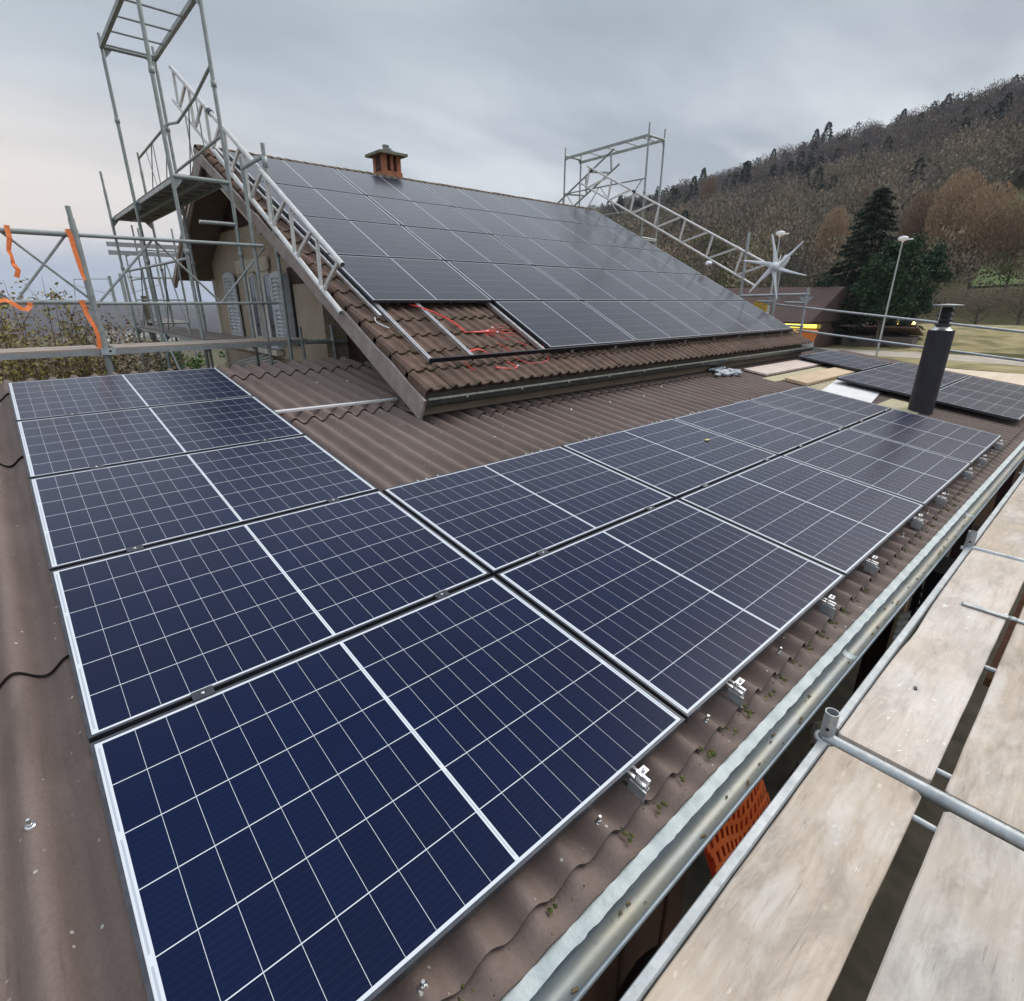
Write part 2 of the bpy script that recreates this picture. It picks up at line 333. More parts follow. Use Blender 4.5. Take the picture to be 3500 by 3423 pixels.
def wood(name, a, b, c3, along='x', paint=.0, scale=6, rough=.8, crack=True):
    q = NB(name); v = q.geo(); ms = {'x': (.10, 1, 1), 'y': (1, .10, 1), 'z': (1, 1, .10)}[along]
    m = q.map(v, ms); f = q.noise(m, scale * 6, 6, .62, .6); g = q.noise(v, scale * .55, 5, .6)
    c = q.ramp(f, [(.18, a), (.5, b), (.85, c3)])
    c = q.mix(q.ramp(g, [(.42, 0.0), (.7, .55)]), c, tuple(.55 * (k + .12) for k in a))
    c = q.mix(q.ramp(q.noise(v, scale * .22, 3), [(.45, 0.0), (.62, .35)]), c, (.50, .40, .30) if paint else b)
    if crack:
        k = q.noise(q.map(v, tuple(.35 * t if t < 1 else t for t in ms)), scale * 5, 3, .5, .3)
        kk = q.math('ABSOLUTE', q.math('SUBTRACT', k, .5)); c = q.mix(q.math('MULTIPLY', q.ramp(kk, [(.0015, .55), (.005, 0.0)]), q.ramp(q.noise(v, 3.1, 2), [(.50, 0.0), (.58, .8)])), c, tuple(t * .25 for t in a))
        kn = q.vor(q.map(v, tuple(.3 if t < 1 else 1 for t in ms)), 4.3); c = q.mix(q.ramp(kn, [(.05, .75), (.085, 0.0)]), c, tuple(t * .42 for t in a))
    if paint:
        s = q.noise(q.map(v, (.8, 1.5, 1)), 24, 3, .55); msk = q.noise(v, 2.3, 2)
        c = q.mix(q.math('MULTIPLY', q.ramp(s, [(.67, 0.0), (.69, paint)]), q.ramp(msk, [(.44, .15), (.60, 1.0)])), c, (.80, .79, .76))
        st = q.noise(q.map(v, (1, 3, 1)), 7, 5, .7); c = q.mix(q.ramp(st, [(.62, 0.0), (.75, .5)]), c, (.28, .22, .17))
    if crack:
        wr = q.noise(q.map(v, tuple(.3 if t < 1 else 1 for t in ms)), 7.5, 8, .72, .6); c = q.mix(q.ramp(wr, [(.50, 0.0), (.68, .5)]), c, tuple(.42 * t for t in b)); wh = q.noise(q.map(v, tuple(.35 if t < 1 else 1 for t in ms)), 5.1, 8, .72, .5); c = q.mix(q.ramp(wh, [(.50, 0.0), (.66, .45)]), c, (.70, .69, .67))
    q.set('Base Color', c); q.set('Roughness', rough); q.set('Specular IOR Level', .25); q.bump(f, .35, .003); return q.m
M_PLK = [wood('scaffold_board_pale', (.52, .45, .385), (.66, .59, .53), (.76, .71, .66), 'x', .9), wood('scaffold_board_grey', (.33, .30, .265), (.47, .43, .385), (.60, .56, .51), 'x', .15), wood('scaffold_board_tan', (.40, .325, .25), (.53, .45, .37), (.63, .56, .48), 'x', .45)]
M_DECK = wood('weathered_deck_board', (.28, .235, .20), (.42, .36, .32), (.55, .49, .45), 'x', .2, 8, crack=False)
M_DECKY = wood('weathered_deck_board_across', (.13, .11, .095), (.21, .18, .16), (.30, .26, .23), 'y', 0, 8, crack=False)
M_CLAD = wood('brown_cladding', (.18, .10, .068), (.27, .16, .11), (.34, .21, .15), 'z', 0, 5, crack=False)
M_DWOOD = wood('dark_brown_timber', (.030, .017, .014), (.048, .026, .021), (.07, .042, .034), 'z', 0, 5, crack=False)
M_FORM = wood('yellow_formwork_board', (.50, .37, .24), (.60, .46, .31), (.66, .53, .38), 'x', 0, 3, crack=False)
M_FORMP = wood('pale_plank', (.52, .42, .36), (.62, .52, .46), (.70, .61, .55), 'x', 0, 3, crack=False)
def rake_mat():
    q = NB('peeling_mauve_paint'); v = q.geo(); c = q.ramp(q.noise(v, 7, 6, .6), [(.3, (.25, .205, .185)), (.6, (.35, .30, .275)), (.8, (.44, .395, .37))])
    c = q.mix(q.ramp(q.noise(v, 13, 7, .75), [(.60, 0.0), (.66, .85)]), c, (.24, .09, .05)); c = q.mix(q.ramp(q.vor(v, 9), [(.03, 1.0), (.06, 0.0)]), c, (.55, .55, .52))
    q.set('Base Color', c); q.set('Roughness', .75); q.bump(q.noise(v, 25, 5), .4, .004); return q.m
M_RAKE = rake_mat()
def stucco():
    q = NB('rough_stucco'); v = q.geo(); f = q.noise(v, 3, 6, .6); g = q.noise(v, 40, 6, .7)
    c = q.ramp(f, [(.3, (.43, .35, .265)), (.7, (.54, .45, .35))]); c = q.mix(q.ramp(g, [(.38, .55), (.5, 0.0)]), c, (.20, .145, .095))
    q.set('Base Color', c); q.set('Roughness', .95); q.bump(g, 1.0, .02); return q.m
M_STUC = stucco()
M_CREAM = simple('cream_trim', (.58, .52, .44), (.68, .62, .54), 6, .8)
M_SHUT = simple('grey_white_shutter', (.48, .52, .55), (.58, .62, .65), 9, .55)
M_GLASS = NB('window_glass'); M_GLASS.set('Base Color', (.045, .055, .06)); M_GLASS.set('Roughness', .08); M_GLASS.set('Specular IOR Level', .8); M_GLASS = M_GLASS.m
M_GUT = simple('copper_brown_gutter', (.050, .062, .055), (.10, .115, .105), 12, .4, .5)
def zinc():
    q = NB('zinc_gutter'); v = q.geo(); f = q.noise(q.map(v, (.35, 2.5, 2.5)), 9, 6, .6)
    c = q.ramp(f, [(.3, (.12, .155, .19)), (.55, (.20, .245, .28)), (.8, (.32, .36, .37))])
    x, y, z = q.sep(v); bot = q.ramp(q.math('MULTIPLY', z, -1.0), [(.235, 0.0), (.258, .75)])
    c = q.mix(q.math('MULTIPLY', bot, q.ramp(q.noise(q.map(v, (.5, 1, 1)), 5, 4), [(.3, .3), (.6, 1.0)])), c, (.34, .32, .24))     # silt in the channel
    c = q.mix(q.ramp(q.noise(v, 38, 5, .7), [(.58, 0.0), (.70, .45)]), c, (.09, .11, .13))
    q.set('Base Color', c); q.set('Metallic', .35); q.set('Roughness', .42); q.bump(q.noise(v, 18, 5), .3, .003); return q.m
M_ZINC = zinc()
M_FLASH = simple('lead_grey_flashing', (.36, .42, .43), (.50, .56, .56), 14, .6, .2, .4)
M_BRICK = simple('orange_brick', (.30, .11, .06), (.42, .18, .10), 12, .9, 0, .5)
M_SOOT = simple('sooty_brick', (.03, .02, .018), (.10, .05, .035), 12, .9, 0, .4)
M_CAPC = simple('mossy_concrete', (.12, .13, .09), (.22, .22, .17), 9, .9, 0, .4)
M_ORANGE = simple('orange_webbing', (.85, .20, .05), (.95, .28, .09), 30, .55)
M_MESH = simple('orange_plastic_mesh', (1.0, .16, .03), (1.0, .22, .05), 12, .45)
M_RED = simple('red_cable', (.62, .035, .03), (.70, .05, .04), 10, .4)
M_MOSS = simple('moss', (.030, .040, .010), (.13, .14, .035), 60, .95, 0, .5)
M_YELLOWL = simple('yellow_leaf', (.55, .45, .10), (.65, .58, .22), 30, .6)
M_MEMB = simple('white_membrane', (.62, .62, .62), (.74, .74, .75), 6, .5, 0, .3)
M_INSUL = simple('yellow_straw_board', (.38, .34, .20), (.52, .47, .32), 22, .9, 0, .6)
M_LTPLAS = simple('milky_plastic_sheet', (.28, .32, .36), (.45, .5, .54), 18, .35, 0, .5)
M_RUST = simple('rusty_steel', (.20, .09, .05), (.33, .16, .09), 14, .8, 0, .3)
M_BLOCKS = simple('grey_rubble', (.22, .22, .22), (.45, .44, .42), 7, .9, 0, .6)
M_BARK = simple('grey_bark', (.09, .075, .06), (.17, .15, .12), 8, .9, 0, .4)
def leafmat(name, a, b, rough=.7):
    q = NB(name); v = q.geo(); i = q.n('ShaderNodeNewGeometry').outputs['Random Per Island']
    q.set('Base Color', q.mix(i, a, b)); q.set('Roughness', rough); q.set('Specular IOR Level', .2); return q.m
def emis(name, c, s):
    q = NB(name); q.set('Base Color', c); q.set('Emission Color', c); q.set('Emission Strength', s); return q.m
# ================================================================== TERRAIN (setting)
def sstep(a, b, x): t = np.clip((x - a) / (b - a), 0, 1); return t * t * (3 - 2 * t)
RZ_AZ = [-60, 2, 10.3, 16.2, 21.2, 31.3, 39.5, 50, 62]
RZ_EL = [14, 14.2, 12.9, 11.8, 10.9, 8.6, 6.9, 4.8, 3.0]
def ridge_r(az): return 430 + 3.2 * (np.clip(az, 0, 62) - 10)
def ground_z(x, y):
    x = np.asarray(x, float); y = np.asarray(y, float)
    r = np.hypot(x, y); az = np.degrees(np.arctan2(y, x))
    n = (np.sin(x * .021 + 1.3) * np.cos(y * .017) + .5 * np.sin(x * .06 + y * .043))
    # wooded hill on the +X side
    Rr = ridge_r(az); F = 112.0
    zr = 1.5 + Rr * np.tan(np.radians(np.interp(az, RZ_AZ, RZ_EL)))
    t = np.clip((r - F) / (Rr - F), 0, 1)
    hill = -3 + (zr + 3) * t ** 1.22 + n * 2.2 * sstep(0, .25, t)
    hill = np.where(r > Rr, zr - (r - Rr) * .12, hill)
    bump = 1.35 * sstep(62, 78, x) * (1 - sstep(98, 112, r)) * sstep(30, 10, az)
    right = hill + bump
    # valley on the +Y side
    tv = sstep(14, 420, r)
    top = 1.5 + 2600 * np.tan(np.radians(np.interp(az, [60, 75, 81, 90, 100, 180], [-.6, -.75, -.42, -.16, -.05, .3])))
    th = sstep(1300, 2500, r)
    valley = -3 - 57 * tv + (top + 60) * th + n * 6 * th
    wl_ = sstep(52, 66, az) * 1.0
    back = (az < -45) | (az > 170)
    z = right * (1 - wl_) + valley * wl_
    z = np.where(back, -3.0, z)
    k = sstep(-45, -25, az); z = np.where((az >= -45) & (az < -25), -3 * (1 - k) + z * k, z)
    k = sstep(150, 170, az); z = np.where((az > 150) & (az <= 170), z * (1 - k) - 3 * k, z)
    return z
NA = 300; rs = np.concatenate([[0.01], np.linspace(3, 60, 14), np.geomspace(66, 700, 60), np.geomspace(740, 3600, 30)])
az_ = np.radians(np.linspace(-180, 180, NA + 1))
gx = rs[:, None] * np.cos(az_)[None]; gy = rs[:, None] * np.sin(az_)[None]
P = np.dstack([gx, gy, ground_z(gx, gy)])
def ground_mat():
    q = NB('meadow_and_woodland_floor'); v = q.geo(); f = q.noise(v, .035, 7, .6); g = q.noise(v, .9, 5, .65); x, y, z = q.sep(v)
    c = q.ramp(f, [(.35, (.075, .072, .030)), (.5, (.115, .100, .052)), (.65, (.14, .115, .07))])
    c = q.mix(q.ramp(g, [(.35, .6), (.65, 0.0)]), c, (.050, .056, .022))
    far = q.math('GREATER_THAN', y, 1230.0)
    c = q.mix(far, c, q.ramp(q.noise(v, .012, 6, .6), [(.4, (.040, .036, .040)), (.6, (.058, .050, .052))]))
    q.set('Base Color', c); q.set('Roughness', 1.0); q.set('Specular IOR Level', .1); return q.m
g = MB().grid(P); go = g.build('ground', ground_mat()); tag(go, kind='structure')
# strips of the field on the right: sandy bank, path, green verge
def patch(name, x0, x1, y0, y1, m, dz, nx=8, ny=40, kind='structure'):
    xs = np.linspace(x0, x1, nx); ys = np.linspace(y0, y1, ny); Xg, Yg = np.meshgrid(xs, ys, indexing='ij')
    wob = .5 * np.sin(Yg * .35 + x0) * (np.abs(Xg - xs.mean()) / max(1, (x1 - x0) / 2)); Xg = Xg + wob
    Z = ground_z(Xg, Yg) + dz
    o = MB().grid(np.dstack([Xg, Yg, Z])).build(name, m); return tag(o, kind=kind)
def sand_mat():
    q = NB('sandy_bank'); v = q.geo(); f = q.noise(q.map(v, (.05, .9, .3)), 1.6, 6, .65); c = q.ramp(f, [(.22, (.42, .31, .21)), (.36, (.60, .49, .37)), (.6, (.68, .57, .45))])
    c = q.mix(q.ramp(q.noise(v, .7, 4), [(.6, 0.0), (.72, .4)]), c, (.25, .22, .11)); q.set('Base Color', c); q.set('Roughness', 1.0); return q.m
M_GRASS = simple('rough_grass', (.13, .125, .045), (.26, .215, .095), .5, 1, c3=(.34, .285, .15))
M_GRAVEL = simple('pale_gravel', (.36, .31, .25), (.48, .43, .36), .8, 1)
patch('bank', 22, 48.5, -16, 30, sand_mat(), .06, 12, 60)
patch('verge', 48.5, 54.5, -16, 30, M_GRASS, .04)
patch('path', 54.5, 60.5, -16, 34, M_GRAVEL, .05)
patch('rough_meadow', 60.5, 104, -16, 20, M_GRASS, .05, 24, 40)
patch('yard', 60.5, 108, 20.5, 62, simple('dark_yard', (.045, .042, .038), (.09, .08, .065), .4, 1), .05, 24, 40)
patch('underdeck_soil', -6, 22, -9, 6, simple('shade_dark_soil', (.040, .036, .024), (.085, .072, .050), 3, 1), .02, 8, 8)  # soil colour darkened to put shade into the gaps between the planks
# green clearing on the hillside
ca, cr_ = np.radians(np.linspace(1, 9.6, 20)), np.linspace(150, 235, 12)
Xg = cr_[:, None] * np.cos(ca)[None]; Yg = cr_[:, None] * np.sin(ca)[None]
tag(MB().grid(np.dstack([Xg, Yg, ground_z(Xg, Yg) + .35])).build('meadow', simple('spring_green_meadow', (.075, .13, .030), (.13, .19, .055), .08, 1)), kind='structure')

# ================================================================== TREES
def tris(P, D, U, ln, wd):      # N triangles: root P, direction D (unit), side U (unit)
    a = P - U * wd[:, None] * .5; b = P + U * wd[:, None] * .5; c = P + D * ln[:, None]
    return np.stack([a, b, c], 1)
def unit(a): return a / (np.linalg.norm(a, axis=-1, keepdims=True) + 1e-9)
def bare_crown(n, h, w_, g, fine=1.0):    # winter broadleaf crown: fans of upright twigs
    u = unit(g.normal(size=(n, 3))); r = g.random(n) ** .45
    P = u * r[:, None] * np.array([w_ / 2, w_ / 2, h * .36]) + np.array([0, 0, h * .62])
    D = unit(P - np.array([0, 0, h * .22]) + g.normal(size=(n, 3)) * .55 * h * .3)
    U = unit(np.cross(D, g.normal(size=(n, 3)))); return tris(P, D, U, g.uniform(.40, .95, n) * h / 13 * fine, g.uniform(.26, .60, n) * h / 13 * fine * (1 if fine == 1 else .5))
def conifer_crown(n, h, w_, g):
    t = g.random(n) ** 1.25; z = h * (.08 + .92 * t); rad = w_ / 2 * (1 - t) ** .8 * g.uniform(.35, 1, n) ** .5; lay = np.sin(z * 2 * math.pi / (h / 11)) * .12 + 1
    a = g.uniform(0, 2 * math.pi, n); rad = rad * lay; P = np.stack([np.cos(a) * rad, np.sin(a) * rad, z], 1)
    D = unit(np.stack([np.cos(a), np.sin(a), g.uniform(-.65, -.05, n)], 1)); U = unit(np.cross(D, g.normal(size=(n, 3))))
    return tris(P, D, U, g.uniform(.6, 1.3, n) * h / 14, g.uniform(.4, .9, n) * h / 14)
def tri_obj(name, T, mats, parent=None, mi=None):
    n = len(T); me = bpy.data.meshes.new(name); me.vertices.add(n * 3); me.vertices.foreach_set('co', T.reshape(-1).astype(np.float32))
    me.loops.add(n * 3); me.loops.foreach_set('vertex_index', np.arange(n * 3, dtype=np.int32)); me.polygons.add(n)
    me.polygons.foreach_set('loop_start', np.arange(0, n * 3, 3, dtype=np.int32)); me.polygons.foreach_set('loop_total', np.full(n, 3, np.int32))
    for m in mats: me.materials.append(m)
    if mi is not None: me.polygons.foreach_set('material_index', mi.astype(np.int32))
    me.update(calc_edges=True); o = bpy.data.objects.new(name, me); C.objects.link(o)
    if parent is not None: o.parent = parent
    return o
TM = {'grey': leafmat('twigs_grey_brown', (.15, .125, .090), (.235, .200, .150)), 'purple': leafmat('twigs_purple_brown', (.105, .082, .072), (.165, .134, .120)),
      'tan': leafmat('twigs_tan', (.23, .18, .12), (.33, .265, .185)), 'gold': leafmat('twigs_golden', (.30, .205, .125), (.42, .30, .195)), 'rust': leafmat('leaves_rust', (.19, .120, .075), (.27, .185, .125)),
      'con': leafmat('needles_dark', (.014, .026, .017), (.035, .052, .032)), 'olive': leafmat('leaves_olive', (.070, .078, .028), (.12, .125, .05)),
      'ivy': leafmat('leaves_dark_green', (.015, .036, .018), (.048, .092, .040))}
kinds = list(TM); g_ = np.random.default_rng(3)
protos = {}
for k in kinds:
    f = conifer_crown if k == 'con' else bare_crown
    protos[k] = [f(300, 16, 11.5 if k != 'con' else 6.5, np.random.default_rng(50 + i + 10 * kinds.index(k))) for i in range(3)]
allT, allM = [], []; placed = []
def clear_patch(a, r): return (0.5 < a < 9.8 and 148 < r < 238)
for i in range(3600):
    a = g_.uniform(-2, 60); r = 118 + (ridge_r(a) + 14 - 118) * g_.random() ** .72
    if clear_patch(a, r): continue
    x, y = r * math.cos(R(a)), r * math.sin(R(a)); t = (r - 118) / (ridge_r(a) - 118)
    q1 = math.sin(a * .55 + 1.1) + math.sin(r * .021 + a * .21); q2 = math.sin(a * .9 + r * .034)
    u = g_.random()
    if t > .52: k = 'con' if u < (.10 + .26 * (q2 > .5) + .3 * (a > 27) * (q1 > 0)) else ('purple' if u < .85 else 'grey')
    elif t > .22: k = 'grey' if u < .62 else ('purple' if u < .74 else ('tan' if u < .93 else ('olive' if u < .96 else 'con')))
    else: k = 'tan' if u < .36 else ('grey' if u < .74 else ('olive' if u < .86 else ('rust' if u < .90 else 'purple')))
    s = g_.uniform(.7, 1.2) * (.85 if t < .2 else 1) * (.8 if t > .85 else 1); T = protos[k][int(g_.integers(3))]
    ang = g_.uniform(0, 6.28); ca_, sa_ = math.cos(ang), math.sin(ang); Rm = np.array([[ca_, -sa_, 0], [sa_, ca_, 0], [0, 0, 1]])
    allT.append((T @ Rm.T) * s + np.array([x, y, float(ground_z(x, y)) - .6])); allM.append(np.full(len(T), kinds.index(k)))
wood_o = tri_obj('woodland', np.concatenate(allT), [TM[k] for k in kinds], mi=np.concatenate(allM))
tag(wood_o, 'bare brown winter woodland covering the steep hillside', 'woodland', kind='stuff')
def tree(name, k, h, w_, x, y, label, cat, group=None, n=900, seed=0, z=None, crown_first=.0, trunk_r=.22):
    z = float(ground_z(x, y)) - .3 if z is None else z; e = empty(name, (x, y, z), label, cat, group); g = np.random.default_rng(seed)
    f = conifer_crown if k in ('con',) else bare_crown
    tri_obj('crown', f(n, h, w_, g) if k == 'con' else f(n, h, w_, g, .5), [TM[k]], e)
    m = MB(); m.path([(0, 0, 0), (.05 * w_ * .2, 0, h * .3), (0, .03 * w_, h * .6), (0, 0, h * (.97 if k == 'con' else .85))], [trunk_r, trunk_r * .8, trunk_r * .5, .03], 8)
    if k != 'con':
        for i in range(16):
            a = g.uniform(0, 6.28); z0 = h * g.uniform(.2, .6); m.path([(0, 0, z0), (math.cos(a) * w_ * .18, math.sin(a) * w_ * .18, z0 + h * .12), (math.cos(a) * w_ * .36, math.sin(a) * w_ * .36, z0 + h * .26)], [trunk_r * .35, trunk_r * .22, .02], 5)
    o = m.build('trunk', M_BARK); o.parent = e
    return e
def pol(a, r): return r * math.cos(R(a)), r * math.sin(R(a))
# single trees that stand out of the wood
for i, (a, r, h, w_) in enumerate([(14.0, 440, 15, 8), (16.6, 446, 14, 7), (21.6, 456, 19, 9), (22.4, 460, 17, 8), (25.4, 466, 15, 7), (30.9, 484, 20, 9), (33.4, 488, 15, 9), (36.2, 496, 14, 8)]):
    tree('ridge_conifer', 'con', h, w_ * 1.15, *pol(a, r), 'dark conifer poking out of the skyline of the wooded hill', 'conifer', 'conifers on the hill skyline', 900, i)
for i, (a, r, h, w_) in enumerate([(25.2, 330, 22, 9), (27.4, 360, 24, 10), (31.6, 380, 24, 9), (33.2, 345, 22, 10), (36.4, 330, 22, 9), (38.0, 390, 24, 10), (22.4, 395, 20, 8), (10.8, 300, 18, 8)]):
    tree('hill_conifer', 'con', h, w_, *pol(a, r), 'dark green conifer among the bare trees half way up the hill', 'conifer', 'conifers in the hillside wood', 600, 40 + i)
for i, (a, r, h, w_, k, lb) in enumerate([(30.2, 300, 26, 8, 'rust', 'tall narrow rust-brown larch behind the right lattice girder'), (11.6, 142, 23, 9, 'gold', 'tallest golden bare tree directly right of the spruce'), (9.6, 138, 20, 11, 'gold', 'broad golden bare tree, second to the right of the spruce'), (7.4, 134, 17, 11, 'rust', 'orange-brown tree just below the green clearing'), (13.6, 150, 20, 8, 'rust', 'rust-coloured tree rising between the spruce and the lamp post'), (19.6, 138, 19, 6, 'gold', 'slim golden tree left of the spruce'), (5.0, 128, 12, 11, 'tan', 'low tan bush-like tree below the green clearing')]):
    tree('bare_tree', k, h, w_, *pol(a, r), lb, 'tree', None, 9000, 70 + i)
tree('ivy_tree', 'ivy', 13, 6, *pol(22.7, 118), 'ivy-covered green tree standing behind the wind turbine', 'tree', None, 1100, 90)
def big_conifer():
    x, y = pol(16.45, 72); z = -3.2; e = empty('spruce_tree', (x, y, z), 'tall dark spruce at the foot of the hill, left of the lamp post', 'spruce', None); g = np.random.default_rng(5); Ts = []
    h = 15.6
    for i in range(150):
        t = (i + .5) / 150; zb = h * (.06 + .92 * t); ln = (6.7 * (1 - t) ** .8 + .3) * g.uniform(.65, 1.08); a = i * 2.4 + g.uniform(-.4, .4); n = int(70 + 210 * (1 - t))
        s = g.random(n) ** .7; P = np.stack([np.cos(a) * ln * s, np.sin(a) * ln * s, zb - .28 * ln * s ** 1.6 + .1 * ln * s ** 3], 1) + g.normal(size=(n, 3)) * np.array([.20, .20, .10]) * (1 - .3 * t)
        D = unit(np.stack([np.cos(a) + g.normal(size=n) * .7, np.sin(a) + g.normal(size=n) * .7, g.uniform(-1.2, -.1, n)], 1)); U = unit(np.cross(D, g.normal(size=(n, 3)))); Ts.append(tris(P, D, U, g.uniform(.22, .5, n), g.uniform(.10, .22, n)))
    tri_obj('crown', np.concatenate(Ts), [TM['con']], e)
    o = MB().path([(0, 0, 0), (0, 0, 8), (0, 0, 15.2)], [.28, .18, .03], 8).build('trunk', M_BARK); o.parent = e
big_conifer()
def leafy(name, x, y, z, h, w_, mk, label, cat, n=5000, seed=0, group=None, size=.22, clumps=60, base=.25):
    e = empty(name, (x, y, z), label, cat, group); g = np.random.default_rng(seed); cc = unit(g.normal(size=(clumps, 3))) * (g.random((clumps, 1)) ** .4 * g.uniform(.75, 1.15, (clumps, 1))) * np.array([w_ / 2, w_ / 2, h * (1 - base) / 2]) + np.array([0, 0, h * (1 + base) / 2])
    k = g.integers(0, clumps, n); P = cc[k] + g.normal(size=(n, 3)) * w_ * .075; D = unit(g.normal(size=(n, 3))); U = unit(np.cross(D, g.normal(size=(n, 3))))
    tri_obj('crown', tris(P, D, U, g.uniform(.6, 1.3, n) * size, g.uniform(.5, 1, n) * size), [mk], e)
    m = MB(); m.path([(0, 0, 0), (0, 0, h * .6)], [.03 * w_, .012 * w_], 6)
    for c in cc[:14]: m.path([(0, 0, h * .2), c * .5 + V(0, 0, h * .1), c], [.012 * w_, .008 * w_, .003 * w_], 5)
    o = m.build('trunk', M_BARK); o.parent = e; return e
x, y = pol(14.5, 66); leafy('laurel_tree', x, y, -3.1, 9.8, 5.0, TM['ivy'], 'bright dark-green broadleaf tree touching the right side of the spruce', 'tree', 15000, 8, size=.26, clumps=42)
x, y = pol(12.5, 73); leafy('holm_tree', x, y, -3.1, 9.2, 5.0, TM['ivy'], 'smaller dark-green tree right of the laurel, behind the lamp post', 'tree', 9000, 9, size=.26, clumps=26)
x, y = pol(19.0, 68); leafy('yew_tree', x, y, -3.1, 6.0, 6.0, TM['con'], 'low dark bushy evergreen at the left foot of the spruce', 'tree', 9000, 10, size=.26, clumps=26)
for i, (a, r, h, w_) in enumerate([(3.5, 108, 6, 9), (6, 106, 7, 10), (8.5, 108, 6.5, 9), (10.6, 104, 6, 8), (1.5, 110, 7, 10), (-1, 110, 7, 10)]):
    tree('field_shrub', 'grey', h, w_, *pol(a, r), 'brown leafless thicket along the far edge of the field', 'shrub', 'thickets at the foot of the hill', 7000, 120 + i)
# ---- left side planting
M_LEAFY = leafmat('autumn_leaf_yellow_green', (.30, .28, .07), (.52, .47, .18)); M_LEAFB = leafmat('autumn_leaf_brown', (.22, .165, .105), (.36, .27, .175))
M_HEDGE = leafmat('hedge_green', (.030, .075, .015), (.085, .17, .035)); M_HEDGEY = leafmat('hedge_yellow_green', (.16, .18, .03), (.28, .27, .06)); M_TWIG = simple('twig_brown', (.10, .075, .055), (.17, .13, .10), 20, .9)
def stem_shrub(x, y, z, h, w_, ns, label, seed, leaf=(M_LEAFY, M_LEAFB), nleaf=2600, low=.42, group='autumn shrubs behind the scaffold'):
    e = empty('autumn_shrub', (x, y, z), label, 'shrub', group); g = np.random.default_rng(seed); m = MB(); ends = []
    for i in range(ns):
        a = g.uniform(0, 6.28); rr = g.uniform(0, w_ / 2); tx, ty = math.cos(a) * rr, math.sin(a) * rr; hh = h * g.uniform(.55, 1)
        pts = [V(tx * .25, ty * .25, 0), V(tx * .6, ty * .6, hh * .4), V(tx * .9 + g.uniform(-.08, .08), ty * .9, hh * .75), V(tx + g.uniform(-.15, .15), ty + g.uniform(-.15, .15), hh)]
        m.path(pts, [.016, .012, .007, .002], 5); ends.append(pts)
        for k in range(4):
            j = g.integers(1, 3); p0 = pts[j] + (pts[j + 1] - pts[j]) * g.random(); d = unit(g.normal(size=3) + V(0, 0, 1.0)); p1 = p0 + d * g.uniform(.15, .5); m.path([p0, (p0 + p1) / 2 + g.normal(size=3) * .02, p1], [.006, .004, .001], 4); ends.append([p0, p0, p0, p1])
    o = m.build('stems', M_TWIG); o.parent = e
    for mt, frac in zip(leaf, (.6, .4)):
        n = int(nleaf * frac); k = g.integers(0, len(ends), n); u = g.random(n) ** .8; P = np.zeros((n, 3))
        for i in range(n):
            pts = ends[k[i]]; t = u[i] * 3; j = min(2, int(t)); P[i] = pts[j] + (pts[j + 1] - pts[j]) * (t - j)
        keep = (g.random(n) < np.where(P[:, 2] > h * low, np.where(P[:, 2] > h * .8, .6, .7), 1.0)); P = P[keep] + g.normal(size=(keep.sum(), 3)) * .055; n = len(P)
        D = unit(g.normal(size=(n, 3)) + V(0, 0, -.5)); U = unit(np.cross(D, g.normal(size=(n, 3)))); ln = g.uniform(.035, .075, n); wd = ln * .75
        a_ = P - U * wd[:, None] * .5; b_ = P + U * wd[:, None] * .5; T1 = np.stack([P - D * ln[:, None] * .5, b_, P + D * ln[:, None] * .6], 1); T2 = np.stack([P - D * ln[:, None] * .5, P + D * ln[:, None] * .6, a_], 1)
        tri_obj('leaves', np.concatenate([T1, T2]), [mt], e)
stem_shrub(-.55, 10.3, -3.0, 5.35, 1.5, 20, 'tall shrub of thin upright stems with yellow-green leaves at the left picture edge', 1, nleaf=4200)
stem_shrub(.35, 10.6, -3.0, 4.95, 1.5, 18, 'yellow-green shrub between the two long orange straps, shorter than its left neighbour', 2, nleaf=3600)
stem_shrub(1.05, 11.0, -3.0, 4.65, 1.3, 14, 'sparse yellowing shrub just left of the thick scaffold post', 3, nleaf=1500)
stem_shrub(-1.8, 10.6, -3.0, 5.2, 1.6, 14, 'upright leafy shrub outside the left end of the rail', 4)
stem_shrub(.1, 9.3, -3.0, 3.75, 2.6, 40, 'low dense shrub of yellow leaves right behind the plank walkway', 5, nleaf=8500, low=.9)
leafy('beech_hedge', -.9, 12.6, -3.2, 4.75, 4.2, M_LEAFB, 'dense russet-brown hedge bush behind the yellow shrubs, left end', 'hedge', 42000, 21, size=.065, clumps=260, base=.0)
leafy('beech_hedge', 1.4, 13.4, -3.3, 4.35, 3.4, M_LEAFB, 'dense russet-brown hedge bush behind the yellow shrubs, near the thick post', 'hedge', 34000, 22, size=.065, clumps=260, base=.0)
for i, (x, y, h, mk, lb) in enumerate([(3.15, 15.2, 3.5, M_HEDGE, 'bright green cypress bush below the gable scaffold, left one'), (4.1, 15.6, 3.45, M_HEDGE, 'bright green cypress bush below the gable scaffold, middle of the row'), (4.9, 15.9, 3.4, M_HEDGEY, 'yellow-green cypress bush below the gable scaffold'), (5.6, 15.4, 3.3, M_HEDGE, 'green cypress bush closest to the stucco corner'), (2.3, 14.2, 3.7, TM['ivy'], 'dark green bush beside the bottom of the thick scaffold post')]):
    leafy('cypress_bush', x, y, -3.2, h, 1.5, mk, lb, 'bush', 4200, 30 + i, size=.10, clumps=90, base=.0)
